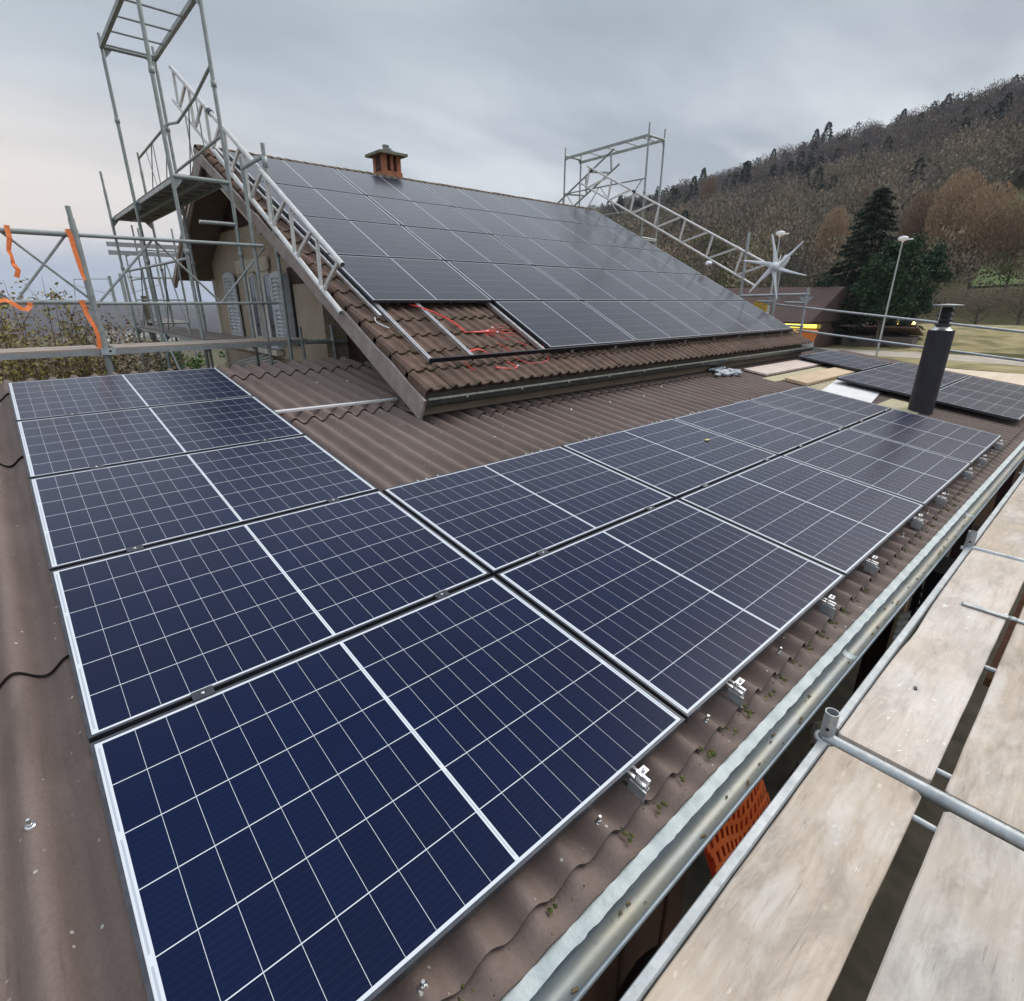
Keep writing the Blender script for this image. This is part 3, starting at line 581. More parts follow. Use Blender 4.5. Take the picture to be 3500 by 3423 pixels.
# wooden post, overhead line masts, distant town
m = MB().tube((0, 0, 0), (0, 0, 5.6), .10, 10, .085); o = m.build('wooden_post', M_BARK); o.location = (3.05, 17.2, -4.0); tag(o, 'weathered wooden post rising behind the cypress bushes', 'post')
for i, (a, r, sgn, lb) in enumerate([(82.7, 78, -1, 'grey catenary mast with its arm pointing left, beside the thick scaffold post'), (81.9, 70, 1, 'grey catenary mast with its arm pointing right, beside the thick scaffold post')]):
    x, y = pol(a, r); zz = float(ground_z(x, y)); e = empty('catenary_mast', (x, y, zz), lb, 'mast', 'overhead line masts'); top = 3.9 - zz
    o = MB().box((-.14, -.14, 0), (.14, .14, top)).build('mast', M_GALVD); o.parent = e
    mb = MB(); mb.tube((0, 0, top - .3), (sgn * 3.2, 0, top - .4), .05, 6); mb.tube((sgn * 3.2, 0, top - .4), (sgn * 3.5, 0, top - 2.2), .04, 6); mb.tube((0, 0, top - 2), (sgn * 3.3, 0, top - 1), .03, 6)
    o = mb.build('arm', M_GALVD); o.parent = e
M_WWALL = simple('white_render', (.62, .62, .60), (.75, .74, .72), .2, .9); M_GROOF = simple('grey_roof', (.16, .14, .14), (.26, .23, .22), .2, .9)
for i in range(16):
    a = 79.4 + i * .33 + random.uniform(-.1, .1); r = random.uniform(1020, 1220); x, y = pol(a, r); z = float(ground_z(x, y)); wd, dp, hh = random.uniform(9, 20), random.uniform(8, 12), random.uniform(5, 9)
    e = empty('valley_house', (x, y, z), 'tiny white house of the village on the valley floor', 'house', 'village houses in the valley'); e.rotation_euler.z = random.uniform(0, 3); e.matrix_basis = Matrix.Translation((x, y, z)) @ Matrix.Rotation(random.uniform(0, 3), 4, 'Z')
    o = MB().box((-wd / 2, -dp / 2, -1), (wd / 2, dp / 2, hh)).build('wall', M_WWALL); o.parent = e
    o = MB().add([(-wd / 2 - .5, -dp / 2 - .5, hh), (wd / 2 + .5, -dp / 2 - .5, hh), (wd / 2 + .5, dp / 2 + .5, hh), (-wd / 2 - .5, dp / 2 + .5, hh), (-wd / 2 - .5, 0, hh + 3.4), (wd / 2 + .5, 0, hh + 3.4)], [(0, 1, 5, 4), (2, 3, 4, 5), (0, 4, 3), (1, 2, 5), (0, 3, 2, 1)]).build('roof', M_GROOF); o.parent = e
# ================================================================== right-hand middle distance
def brown_building():
    e = empty('roadside_hall', (56.8, 26.6, -3), 'long low hall with red-brown roof and lit yellow canopy edge', 'building'); rot = Matrix.Rotation(R(-90), 4, 'Z'); e.matrix_basis = Matrix.Translation((56.8, 26.6, -3)) @ rot
    Lh, D_ = 12, 13
    o = MB().box((-Lh / 2, 0, 0), (Lh / 2, D_, 2.5)).build('wall', simple('hall_wall', (.10, .06, .05), (.15, .09, .07), .5, .9)); o.parent = e
    o = MB().add([(-Lh / 2 - .5, -.6, 2.5), (Lh / 2 + .5, -.6, 2.5), (Lh / 2 + .5, 6.5, 5.75), (-Lh / 2 - .5, 6.5, 5.75), (Lh / 2 + .5, D_ + 1, 2.5), (-Lh / 2 - .5, D_ + 1, 2.5)], [(0, 1, 2, 3), (3, 2, 4, 5), (0, 3, 5), (1, 4, 2), (0, 5, 4, 1)]).build('roof', simple('red_brown_roof', (.048, .028, .025), (.075, .042, .037), .6, .9)); o.parent = e
    o = MB().box((-3.5, -1.92, 2.02), (7.5, -.62, 2.35)).build('canopy', simple('canopy', (.5, .4, .05), None, 2, .5)); o.parent = e
    s = MB().box((-3.6, -2.05, 2.10), (7.6, -1.93, 2.40)).build('light_band', emis('yellow_light_band', (.85, .80, .10), 1.25)); s.parent = o
    o = MB().box((-3, -.04, .6), (5.5, -.01, 1.9)).build('shop_window', emis('warm_shop_window', (.75, .45, .10), .35)); o.parent = e
brown_building()
def van(x, y, rz, c, label, lit=False):
    e = empty('parked_van', (x, y, float(ground_z(x, y)) + .1), label, 'van'); e.matrix_basis = Matrix.Translation((x, y, float(ground_z(x, y)) + .06)) @ Matrix.Rotation(rz, 4, 'Z')
    P = [(-2.3, .45), (-2.35, 1.1), (-1.9, 1.25), (-1.35, 2.0), (1.9, 2.05), (2.3, 1.7), (2.35, .45)]
    o = MB().sweep([(a, 0, b) for a, b in P], (0, -.9, 0), (0, .9, 0), True).build('body', c); o.parent = e
    for sx in (-1.4, 1.4):
        for sy in (-.88, .88):
            o = MB().lathe((sx, sy - .1, .36), [(.0, 0), (.2, 0), (.34, .02), (.36, .1), (.34, .18), (.2, .2), (0, .2)], 16, (0, 1, 0)).build('wheel', M_RUB); o.parent = e
    o = MB().sweep([(-1.92, 0, 1.27), (-1.42, 0, 1.93), (-1.45, 0, 1.95), (-1.96, 0, 1.3)], (0, -.8, 0), (0, .8, 0), True).build('windscreen', M_GLASS); o.parent = e
    for sy in (-.7, .7):
        o = MB().blob((-2.36, sy, .85), (.07, .26, .20), 1).build('headlight', emis('headlight_lit', (1, .55, .16), 4.0) if lit else M_WHITE); o.parent = e
van(76, 17.2, R(10), simple('dark_grey_paint', (.06, .06, .07), None, 3, .3), 'dark vehicle with lit orange headlights in front of the dark trees', True)
e = empty('orange_bin', (55.0, 19.7, -3), 'small orange bin beside the end of the yellow canopy', 'bin'); o = MB().hexa([(-.45, -.5, .9), (.45, -.5, .9), (.45, .5, .9), (-.45, .5, .9), (-.6, -.65, 1.75), (.6, -.65, 1.75), (.6, .65, 1.75), (-.6, .65, 1.75)]).build('body', simple('orange_paint', (.55, .17, .03), None, 3, .5)); o.parent = e; o = MB().hexa([(-.65, -.7, 1.75), (.65, -.7, 1.75), (.65, .7, 1.75), (-.65, .7, 1.75), (-.5, -.55, 1.95), (.5, -.55, 1.95), (.5, .55, 1.95), (-.5, .55, 1.95)]).build('lid', simple('orange_lid', (.6, .2, .05), None, 3, .5)); o.parent = e; o = MB().box((-.5, -.5, 0), (.5, .5, .9)).build('plinth', M_BLOCKS); o.parent = e
x, y = 68, 17.0
e = empty('red_roof_shed', (x, y, -3), 'low shed with faded red-brown roof in front of the spruce', 'shed'); e.matrix_basis = Matrix.Translation((x, y, -3)) @ Matrix.Rotation(R(95), 4, 'Z')
o = MB().box((-3, 0, 0), (3, 3.6, 1.1)).build('wall', simple('shed_wall', (.12, .10, .09), None, 1, .9)); o.parent = e
o = MB().hexa([(-3.3, -.5, 1.1), (3.3, -.5, 1.1), (3.3, 4, 2.0), (-3.3, 4, 2.0), (-3.3, -.5, 1.2), (3.3, -.5, 1.2), (3.3, 4, 2.1), (-3.3, 4, 2.1)]).build('roof', simple('faded_red_roof', (.17, .10, .085), (.25, .17, .14), 1, .9)); o.parent = e
def lamp(x, y, h, label):
    z = float(ground_z(x, y)); e = empty('street_lamp', (x, y, z), label, 'street lamp', 'street lamps beside the field')
    o = MB().tube((0, 0, 0), (0, 0, h), .085, 12, .05).build('pole', M_GALV); o.parent = e
    hd = MB().lathe((0, 0, h), [(.05, -.1), (.10, 0), (.30, .06), (.36, .16), (.30, .30), (.12, .36), (0, .37)], 18); hd.obox((0, -.35, h + .12), (.10, 0, 0), (0, .30, 0), (0, 0, .05)); o = hd.build('lamp_head', M_WHITE); o.parent = e
lamp(53.2, 13.35, 8.75, 'tall thin grey street lamp in front of the dark evergreen trees')
lamp(48.0, 20.55, 9.3, 'street lamp whose white head shows just above the wind turbine')
# ================================================================== LOW ROOF BUILDING
WP = .172; WA = .0295; X0c = 2.24
def wave(x): return WA * np.cos((x - X0c) * 2 * np.pi / WP)
shed = empty('lean_to_building', (6, 0, -3), 'low building with brown corrugated fibre-cement roof carrying solar panels', 'building')
def sheet(x0, x1, s0, s1, lift0, thick=.0075, name='roof_sheet'):
    nx = int((x1 - x0) / WP * 14) + 1; xs = np.linspace(x0, x1, nx); ns = 5; rows = []; rr = np.linspace(s0, s1, ns)
    hb = -.130
    def surf(off): return np.array([[L(x, s, hb + wave(x) + lift0 * (1 - (s - s0) / (s1 - s0)) + off) for x in xs] for s in rr])
    top = surf(0); bot = surf(-thick); m = MB(); m.grid(np.transpose(top, (1, 0, 2))[::-1] if False else top[:, ::1], 0)
    # front edge
    vs = np.concatenate([top[0], bot[0]]); n = len(xs); m.add(vs, [(i + 1, i, n + i, n + i + 1) for i in range(n - 1)], 1)
    for col in (0, -1):
        vs = np.concatenate([top[:, col], bot[:, col]]); k = ns; m.add(vs, [(i, i + 1, k + i + 1, k + i) for i in range(k - 1)], 1)
    m.grid(bot[::-1], 1)
    return m.build(name, [M_CORR, M_CORREDGE], shed)
sheet(-2.6, 3.51, -.062, 1.98, .010); sheet(-2.6, 3.51, 1.80, 4.38, .020); sheet(-2.6, 3.40, 4.21, 6.06, .020); sheet(-2.6, 3.56, 5.88, 6.44, .020)
sheet(3.50, 14.6, -.062, 1.98, .010); sheet(3.50, 14.6, 1.80, 3.80, .013); sheet(3.47, 13.2, 3.60, 4.75, .024); sheet(3.38, 4.0, 4.70, 6.10, .010)
# eave closure lip below the sheet ends
nx = int(17.2 / WP * 12); xs = np.linspace(-2.6, 14.6, nx); P = np.array([[L(x, s, -.130 + wave(x) * k - d) for x in xs] for s, k, d in ((-.02, 1, .012), (-.050, .95, .016), (-.062, .80, .022), (-.100, .55, .028), (-.140, .34, .032), (-.143, .30, .040), (-.10, .30, .048))])
m = MB().grid(P); m.build('eave_closure', M_CORR, shed)
# bolts with washers on the crests
def crest(x): return X0c + round((x - X0c) / WP) * WP
def bolt_mb(x, s, stud=False):
    p = L(x, s, -.130 + WA + .003); m = MB(); m.lathe(p, [(0, .004), (.014, .005), (.015, 0), (.015, -.002)], 14, LNZ)
    m.lathe(p + LNZ * .004, [(.0085, 0), (.0085, .006), (.006, .008), (0, .0085)], 6, LNZ)
    if stud: m.tube(p + LNZ * .008, p + LNZ * .03, .005, 8)
    return m
for x in np.arange(-.15 - .688, 9.2, .688): bolt_mb(crest(x), -.012 if x > 0 else 1.05, True).build('bolt', M_STEEL, shed)
for x, s in [(2.0, 4.33), (2.70, 4.30), (3.2, 4.26), (2.3, 5.9), (2.9, 5.25), (3.25, 3.0), (4.6, 3.3), (5.3, 3.3), (6.0, 3.3), (4.27, 3.75), (5.0, 3.76), (5.7, 3.76), (-.15, 3.4), (-.9, 1.05), (2.55, 5.3), (6.7, 3.5)]: bolt_mb(crest(x), s).build('bolt', M_STEEL, shed)
# zinc channel, flashing, drip
prof = []
for i in range(15):
    t = math.pi * i / 14; prof.append((0, -.196 - .056 * math.cos(t), -.212 - .060 * math.sin(t)))
prof = [(0, -.192 + .046 * math.cos(math.pi * i / 14), -.210 - .054 * math.sin(math.pi * i / 14)) for i in range(15)]
inner = prof; outer = [(0, y_, z_ - .003) if i < 14 else (0, y_ - .002, z_) for i, (_, y_, z_) in enumerate(prof)][::-1]
m = MB().sweep(inner, (-2.6, 0, 0), (14.6, 0, 0), smooth=True); m.sweep([(0, y_ - .0015, z_ - .003) for _, y_, z_ in inner], (-2.6, 0, 0), (14.6, 0, 0), smooth=True, flip=True)
m.tube((-2.6, -.240, -.207), (14.6, -.240, -.207), .0080, 10)
gut = m.build('gutter', M_ZINC, shed)
for x in np.arange(.35, 14, .78):
    MB().sweep([(0, a * 1.0, b - .004) for _, a, b in inner], (x, 0, 0), (x + .022, 0, 0), smooth=True).build('bracket', M_GALVD, gut)
for x in (3.05, 6.05, 9.2, 12.2):
    MB().sweep([(0, -.192 + (a + .192) * 1.03, b + .002) for _, a, b in inner], (x, 0, 0), (x + .05, 0, 0), smooth=True).build('seam_strip', M_FLASH, gut)
g = np.random.default_rng(12); xs = np.arange(-2.6, 14.6, .02); edge = np.cumsum(g.normal(size=len(xs)) * .0018); edge = np.clip(edge - np.convolve(edge, np.ones(9) / 9, 'same'), -.0025, .0025); wob = 0 * np.sin(xs * 21)
P = np.array([[V(x, -.085, -.190) for x in xs], [V(x, -.118, -.193 + w_) for x, w_ in zip(xs, wob)], [V(x, -.158 + e_, -.203 + w_) for x, e_, w_ in zip(xs, edge, wob)]])
MB().grid(P[::-1]).build('flashing', M_FLASH, shed)
# walls of the low building (brown vertical boarding below the gutter)
m = MB(); x = -2.6; i = 0
while x < 1.62:
    wd = .145; m.box((x, -.075 - (.012 if i % 2 else 0), -3.0), (x + wd - .006, -.05, -.20)); x += wd; i += 1
m.build('cladding', M_CLAD, shed); MB().box((-2.6, -.05, -3.0), (1.64, .05, -.20)).build('wall', M_DARK, shed); MB().box((1.64, .9, -3.0), (14.5, 1.0, -.10)).build('back_wall', M_DARK, shed)  # back wall painted near-black for the shade inside the open shed
for x in (1.66, 4.75, 7.9, 11.0): MB().box((x, -.06, -3.0), (x + .12, .06, -.22)).build('post', M_DWOOD, shed)
MB().box((1.7, -.07, -.30), (14.5, -.03, -.20)).build('fascia', M_DWOOD, shed)
MB().box((-2.58, .05, -.45), (-2.5, 6.2, .5)).build('verge_wall', M_CLAD, shed)
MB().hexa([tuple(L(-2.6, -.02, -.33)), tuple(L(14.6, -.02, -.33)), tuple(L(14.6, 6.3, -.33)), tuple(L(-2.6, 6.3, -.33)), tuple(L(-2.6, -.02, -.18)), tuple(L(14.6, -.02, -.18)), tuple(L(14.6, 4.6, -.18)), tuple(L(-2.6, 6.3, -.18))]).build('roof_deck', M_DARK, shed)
MB().box((-2.6, 6.15, -3), (3.5, 6.28, .62)).build('wall', M_CLAD, shed); MB().box((14.5, -.05, -3), (14.58, 4.4, -.3)).build('wall', M_CLAD, shed)
# galvanised flashing rail across the corrugations
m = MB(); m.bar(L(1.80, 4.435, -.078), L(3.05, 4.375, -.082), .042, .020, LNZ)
o = m.build('cross_rail', simple('strip_shine_white', (.80, .80, .82), None, 9, .35, .2)); tag(o, 'bright aluminium strip lying across the corrugations between panels and house eave', 'metal strip')  # near-white base colour stands in for the reflection on the strip
# moss, leaf litter at the sheet ends
m = MB(); g = np.random.default_rng(4); k = 0
for x in np.arange(-.1, 6.5, WP):
    xt = crest(x) + WP / 2
    if g.random() < .25: continue
    for i in range(int(g.integers(3, 12))):
        p = L(xt + g.normal() * .018 - .012, -.058 - g.random() * .05, -.130 - WA * .8 + g.random() * .008 + .004); m.blob(p, g.uniform(.003, .009) * V(1, 1.3, .7), k); k += 1
for (xx, s0, s1, n) in ((-.04, 1.75, 1.98, 16), (-.043, 1.1, 1.52, 26), (-.046, .5, 1.0, 18), (-.05, -.3, .3, 20), (-.02, 4.2, 4.3, 6)):
    for i in range(n):
        s = g.uniform(s0, s1); p = L(xx + g.normal() * .004, s, -.130 - WA + .005 + g.random() * .006); m.blob(p, g.uniform(.003, .010) * V(1, 1.5, .8), k); k += 1
o = m.build('moss', M_MOSS); tag(o, 'small green moss cushions in the corrugation valleys', 'moss', kind='stuff')

m = MB(); g = np.random.default_rng(44)
for i in range(60):
    x = g.uniform(-.6, 6); t = g.normal() * .35; y_ = -.192 + .040 * math.sin(t); z_ = -.210 - .051 * math.cos(t) + .002; a = g.uniform(0, 6.28); sz = g.uniform(.004, .013); m.obox((x, y_, z_), (math.cos(a) * sz, math.sin(a) * sz * .6, 0), (-math.sin(a) * sz * .5, math.cos(a) * sz * .4, 0), (0, 0, .0012))
for i in range(90):
    p = L(g.uniform(-.2, 6), g.uniform(-.135, -.06), -.130 - .004 + g.random() * .004); m.blob(p, g.uniform(.002, .005) * V(1, 1, .5), i)
tag(m.build('litter', simple('leaf_litter', (.05, .04, .02), (.20, .15, .07), 60, .9)), 'small dead leaves and grit lying in the zinc gutter', 'litter', kind='stuff')
# ================================================================== SOLAR PANELS
PW, PH, FT = 1.722, 1.165, .035
def panel_mesh(cellm):
    m = MB(); f = .011
    m.box((0, 0, -FT), (PW, f, 0)); m.box((0, PH - f, -FT), (PW, PH, 0)); m.box((0, f, -FT), (f, PH - f, 0)); m.box((PW - f, f, -FT), (PW, PH - f, 0))
    fr = m
    la = MB().box((f, f, -.008), (PW - f, PH - f, -.0015)); return fr, la
def make_panel(name, cellm, M4, label, group):
    e = empty(name, (0, 0, 0), label, 'solar panel', group, M4); fr, la = panel_mesh(cellm)
    me = fr.build('frame', M_FRAME); me.parent = e; l_ = la.build('glass_laminate', [cellm]); l_.parent = e
    return e
ORD = ['first', 'second', 'third', 'fourth', 'fifth', 'sixth']
proto = None; pi = 0
for c in range(5):
    for r in range(5 if c == 0 else 2):
        Mx = matL(c * PXP + .010, r * PYP + .012, 0); lb = f'corrugated-roof solar panel, {ORD[r]} row above the gutter, {ORD[c]} column from the left'
        if proto is None: proto = make_panel('solar_panel', M_CELL, Mx, lb, 'solar panels on the corrugated roof')
        else:
            cp = copy_tree(proto); cp.matrix_basis = Mx @ Matrix.Rotation(R(random.uniform(-.15, .15)), 4, 'X'); cp['label'] = lb
proto_h = None
for r in range(5):
    for c in range(5):
        if r == 0 and c == 0: continue
        Mx = matH(3.21 + c * PXP + .010, r * PYP + .012, 0) @ Matrix.Rotation(R(random.uniform(-.12, .12)), 4, 'X'); lb = f'tiled-roof solar panel, {ORD[r]} row above the eave, {ORD[c]} column from the gable'
        if proto_h is None: proto_h = make_panel('solar_panel', M_CELLH, Mx, lb, 'solar panels on the tiled house roof')
        else: cp = copy_tree(proto_h); cp.matrix_basis = Mx; cp['label'] = lb
for (x0, s0, lb) in ((10.0, 0, 'solar panel beyond the black flue, bottom row, nearer one'), (10.0, 1, 'solar panel beyond the black flue, second row, nearer one'), (11.742, 0, 'solar panel beyond the black flue, bottom row, farther one'), (11.742, 1, 'solar panel beyond the black flue, second row, farther one'), (11.40, 2.02, 'topmost single solar panel beyond the planks on the corrugated roof')):
    cp = copy_tree(proto); cp.matrix_basis = matL(x0 + .01, s0 * PYP + .012, .01); cp['label'] = lb; cp['group'] = 'solar panels beyond the flue'
# mounting rails of the low roof
def rail_mesh(m, p, q, nz):
    d = nrm(q - p); sd_ = np.cross(d, nz)
    c1, c2 = p, q
    m.obox((p + q) / 2 - nz * .010, (q - p) / 2, sd_ * .020, nz * .012)
    for k in (-1, 1): m.obox((p + q) / 2 + nz * .010 + sd_ * .0145 * k, (q - p) / 2, sd_ * .0055, nz * .012)
    return m
def low_rail(x, s0, s1, rows, label):
    e = empty('mounting_rail', tuple(L(x, s0, -.06)), label, 'mounting rail', 'mounting rails on the corrugated roof')
    rail_mesh(MB(), L(x, s0, -.058), L(x, s1, -.058), LNZ).build('profile', M_ALU, e)
    if x > 1:
        m = MB(); m.obox(L(x - .026, s0 + .02, -.075), LEX * .003, LEN_ * .035, LNZ * .028); m.obox(L(x, s0 + .02, -.088), LEX * .03, LEN_ * .02, LNZ * .003); m.build('bracket', M_GALV, e)
        m = MB(); m.obox(L(x, s0 + .030, -.004), LEX * .022, LEN_ * .012, LNZ * .0035); m.obox(L(x, s0 + .038, -.022), LEX * .022, LEN_ * .003, LNZ * .018); m.lathe(L(x, s0 + .028, 0), [(0, .010), (.006, .009), (.0065, 0)], 8, LNZ); m.build('end_clamp', M_ALU, e)
    for s in rows:
        m = MB(); m.obox(L(x, s, .0035), LEX * .036, LEN_ * .022, LNZ * .0022); m.build('mid_clamp', M_FRAME, e); MB().lathe(L(x, s, .005), [(0, .006), (.0062, .0055), (.0068, 0)], 10, LNZ).build('bolt', M_STEEL, e)
    if len(rows) == 1:
        m = MB()
        for dx in (-.07, 0, .10): m.lathe(L(x + dx, s1 - .028, -.02), [(0, .016), (.008, .014), (.010, 0), (.010, -.08)], 8, LNZ)
        m.build('hanger_bolts', M_STEEL, e)
low_rail(.35, .30, 5.93, [PYP * k for k in (1, 2, 3, 4)], 'aluminium rail under the left edge of the five-panel column')
low_rail(1.41, -.050, 5.93, [PYP * k for k in (1, 2, 3, 4)], 'aluminium rail whose end sticks out at the eave, first from the left')
for i, x in enumerate((2.11, 3.16, 3.89, 4.96, 5.69, 6.75, 7.45, 8.41)): low_rail(x, -.050, 2.415, [PYP], f'aluminium rail whose end sticks out at the eave, {["second", "third", "fourth", "fifth", "sixth", "seventh", "eighth", "ninth"][i]} from the left')
o = MB().blob(L(4.93, 1.78, .006), (.045, .022, .004), 3).build('fallen_leaf', M_YELLOWL)
p = empty('fallen_leaf', tuple(L(4.93, 1.78, .002)), 'yellow fallen leaf lying on a panel of the second row', 'leaf'); o.parent = p; o.matrix_basis = parent_world(p).inverted(); o.name = 'blade'
# black flue pipe
fl = empty('flue_pipe', tuple(L(9.50, 1.02, -.13)), 'black insulated flue pipe rising from the corrugated roof between the two panel fields', 'flue pipe')
b = L(9.50, 1.02, -.13)
MB().lathe(b, [(.150, -.05), (.150, 1.10), (.146, 1.13)], 32).build('pipe', M_PIPE, fl)
MB().lathe(b, [(.148, 1.115), (.10, 1.150), (.075, 1.19)], 32).build('cone', M_STEEL, fl)
m = MB()
for z0 in (1.21, 1.27, 1.33, 1.39): m.lathe(b, [(.062, z0 - .03), (.102, z0 - .018), (.102, z0 - .006), (.062, z0 + .006), (.062, z0 + .03)], 28)
m.build('cowl', M_BLACK, fl); MB().lathe(b, [(0, 1.462), (.165, 1.450), (.17, 1.440), (0, 1.435)], 28).build('cap', M_GALVD, fl)
m = MB().tube(b + V(.128, -.04, 1.21), b + V(.128, -.04, 1.44), .005, 6); m.tube(b + V(-.128, .04, 1.21), b + V(-.128, .04, 1.44), .005, 6); m.build('stay', M_STEEL, fl)
# boards, membrane and uncovered strips near the far panels
def board(name, x0, x1, s0, s1, h, th, m_, label, cat, skew=0):
    mm = MB().hexa([tuple(L(x0, s0, h)), tuple(L(x1, s0 + skew, h)), tuple(L(x1, s1 + skew, h)), tuple(L(x0, s1, h)), tuple(L(x0, s0, h + th)), tuple(L(x1, s0 + skew, h + th)), tuple(L(x1, s1 + skew, h + th)), tuple(L(x0, s1, h + th))])
    o = mm.build(name, m_); return tag(o, label, cat)
board('plank', 9.25, 11.85, 3.17, 3.57, -.095, .03, M_FORMP, 'pale pinkish plank lying on the corrugated roof below the house eave', 'plank')
board('plank', 9.25, 11.95, 2.52, 2.87, -.095, .045, M_FORM, 'yellow formwork plank lying in front of the pale pinkish plank', 'plank')
board('membrane_sheet', 9.1, 10.9, 1.55, 2.25, -.098, .012, M_MEMB, 'crumpled white sheet on the roof beside the far solar panels', 'sheet', .3)
board('battens', 9.0, 12.2, 2.90, 3.12, -.102, .006, M_INSUL, 'straw-coloured strip of old board between the two planks', 'board')
board('battens', 9.0, 12.0, 2.28, 2.50, -.102, .006, M_INSUL, 'straw-coloured strip of old board below the yellow plank', 'board')
board('battens', 8.95, 9.95, 1.0, 1.5, -.102, .005, M_INSUL, 'straw-coloured patch of old board beside the flue', 'board')
m = MB()
for i in range(26): m.blob(L(8.55 + random.gauss(0, .16), 3.55 + random.gauss(0, .10), -.09 + random.random() * .05), (.09, .06, .03), i)
tag(m.build('plastic_sheet', M_LTPLAS), 'crumpled translucent plastic sheet on the roof by the thin downpipe', 'plastic sheet')
# ================================================================== HOUSE
GX = 3.57                                        # gable wall plane
house = empty('farmhouse', (8, 9.9, -3), 'house with brown tiled roof, beige stucco gable and big solar array', 'house')
HT = -.135                                       # tile surface below the panel plane
EAVE_S, RIDGE_S = -.385, 6.46; RX0, RX1 = 2.97, 12.25
def tiles():
    m = MB(); g = np.random.default_rng(9); ncol = int((RX1 - RX0) / .30); k = 0; s = EAVE_S
    prof_x = np.array([0, .012, .03, .055, .08, .105, .125, .14, .15, .162, .18, .205, .23, .255, .275, .29, .30]) 
    def pf(x):
        f = (x % .15) / .15; return .040 * np.exp(-((f - .30) / .17) ** 2) + .004 * np.exp(-((f - .95) / .1) ** 2)
    while s < RIDGE_S - .02:
        s1 = min(s + .335 + .05, RIDGE_S + .03)
        for c in range(ncol + 1):
            x0 = RX0 + c * .30; w_ = min(.30, RX1 - x0)
            if w_ < .05: continue
            dz = g.normal() * .0022; ds = g.normal() * .004; tl = g.normal() * .003
            xs = x0 + prof_x * w_ / .30; rows = []
            for kk, (ss, lift) in enumerate(((s + ds, .022), (s + .05 + ds, .0225), ((s + s1) / 2, .012), (s1, -.006))):
                rows.append([H(x, ss, HT + pf(x - x0) + lift + dz + tl * (x - x0 - .15) / .15) for x in xs])
            P = np.array(rows); m.grid(P)
            lo = np.array([H(x, s + ds + .004, HT + pf(x - x0) - .002 + dz) for x in xs]); n = len(xs)
            m.add(np.concatenate([P[0], lo]), [(i + 1, i, n + i, n + i + 1) for i in range(n - 1)])
            if c == 0:                            # overhanging verge side
                a, b = s + ds, s1; m.add([H(x0, a, HT + .03), H(x0, b, HT + .0), H(x0, b, HT - .075), H(x0, a, HT - .06)], [(0, 1, 2, 3)])
        s += .335
    loc = Matrix(((1, 0, 0, 0), (0, CB, -SB, HP0[1]), (0, SB, CB, HP0[2]), (0, 0, 0, 1)))
    return m.build('roof_tiles', [M_TILE], house, local=loc)
rt = tiles()
RY, RZ = H(0, RIDGE_S, HT)[1], H(0, RIDGE_S, HT)[2]      # ridge line
BY, BZ = 13.05, 1.98                                       # back eave
# ridge capping
m = MB(); x = RX0 - .02
while x < 12.2:
    m.add(*(lambda pr: ([(x + (0 if i < 7 else .40), RY + pr[i % 7][0] * (1.0 if i < 7 else 1.06), RZ - .03 + .7 * pr[i % 7][1] * (1.0 if i < 7 else 1.1)) for i in range(14)], [(i + 1, i, 7 + i, 8 + i) for i in range(6)]))([(-.15, -.05), (-.11, .03), (-.05, .065), (0, .075), (.05, .065), (.11, .03), (.15, -.05)])); x += .385
m.build('ridge_tiles', simple('mossy_ridge_tile', (.10, .085, .045), (.17, .125, .09), 10, .9, 0, .4), house)
# back slope, soffit boards, rafters
def slab(P, th, name, m_, parent): # P: 4 points (quad), thickness downwards
    P = [V(*p) for p in P]; n = nrm(np.cross(P[1] - P[0], P[3] - P[0])); n = n if n[2] > 0 else -n
    return MB().hexa([tuple(p - n * th) for p in P] + [tuple(p) for p in P]).build(name, m_, parent)
slab([(RX0, RY, RZ), (RX1, RY, RZ), (RX1, BY, BZ), (RX0, BY, BZ)], .06, 'back_roof', simple('red_brown_tile_edge', (.12, .05, .04), (.18, .085, .07), 9, .9, 0, .5), house)
M_SOF = wood('soffit_boards', (.13, .095, .075), (.19, .145, .115), (.25, .20, .16), 'x', 0, 5, crack=False)
slab([(RX0 + .06, RY, RZ - .09), (12.0, RY, RZ - .09), (12.0, BY - .1, BZ - .07), (RX0 + .06, BY - .1, BZ - .07)], .03, 'soffit', M_SOF, house)
e0 = H(0, EAVE_S + .06, HT - .06)
slab([(RX0 + .06, e0[1], e0[2]), (12.0, e0[1], e0[2]), (12.0, RY, RZ - .09), (RX0 + .06, RY, RZ - .09)], .03, 'soffit', M_SOF, house)
# verge boards
p0 = H(RX0 - .012, EAVE_S - .05, HT - .17); p1 = H(RX0 - .012, RIDGE_S, HT - .13)
n_ = 22; xs = np.linspace(0, 1, n_); g = np.random.default_rng(2)
m = MB(); top = []; bot = []
for t in xs:
    c_ = p0 + (p1 - p0) * t; top.append(c_ + HNZ * (.115 + g.normal() * .007)); bot.append(c_ - HNZ * (.115 - .085 * min(1, t * 2.2) + g.normal() * .003))
for i in range(n_ - 1): m.hexa([tuple(bot[i] - V(.028, 0, 0)), tuple(bot[i]), tuple(bot[i + 1]), tuple(bot[i + 1] - V(.028, 0, 0)), tuple(top[i] - V(.028, 0, 0)), tuple(top[i]), tuple(top[i + 1]), tuple(top[i + 1] - V(.028, 0, 0))])
m.build('verge_board', M_RAKE, house)
MB().bar((RX0 + .01, RY, RZ - .18), (RX0 + .01, BY, BZ - .14), .03, .22).build('verge_board', M_RAKE, house)
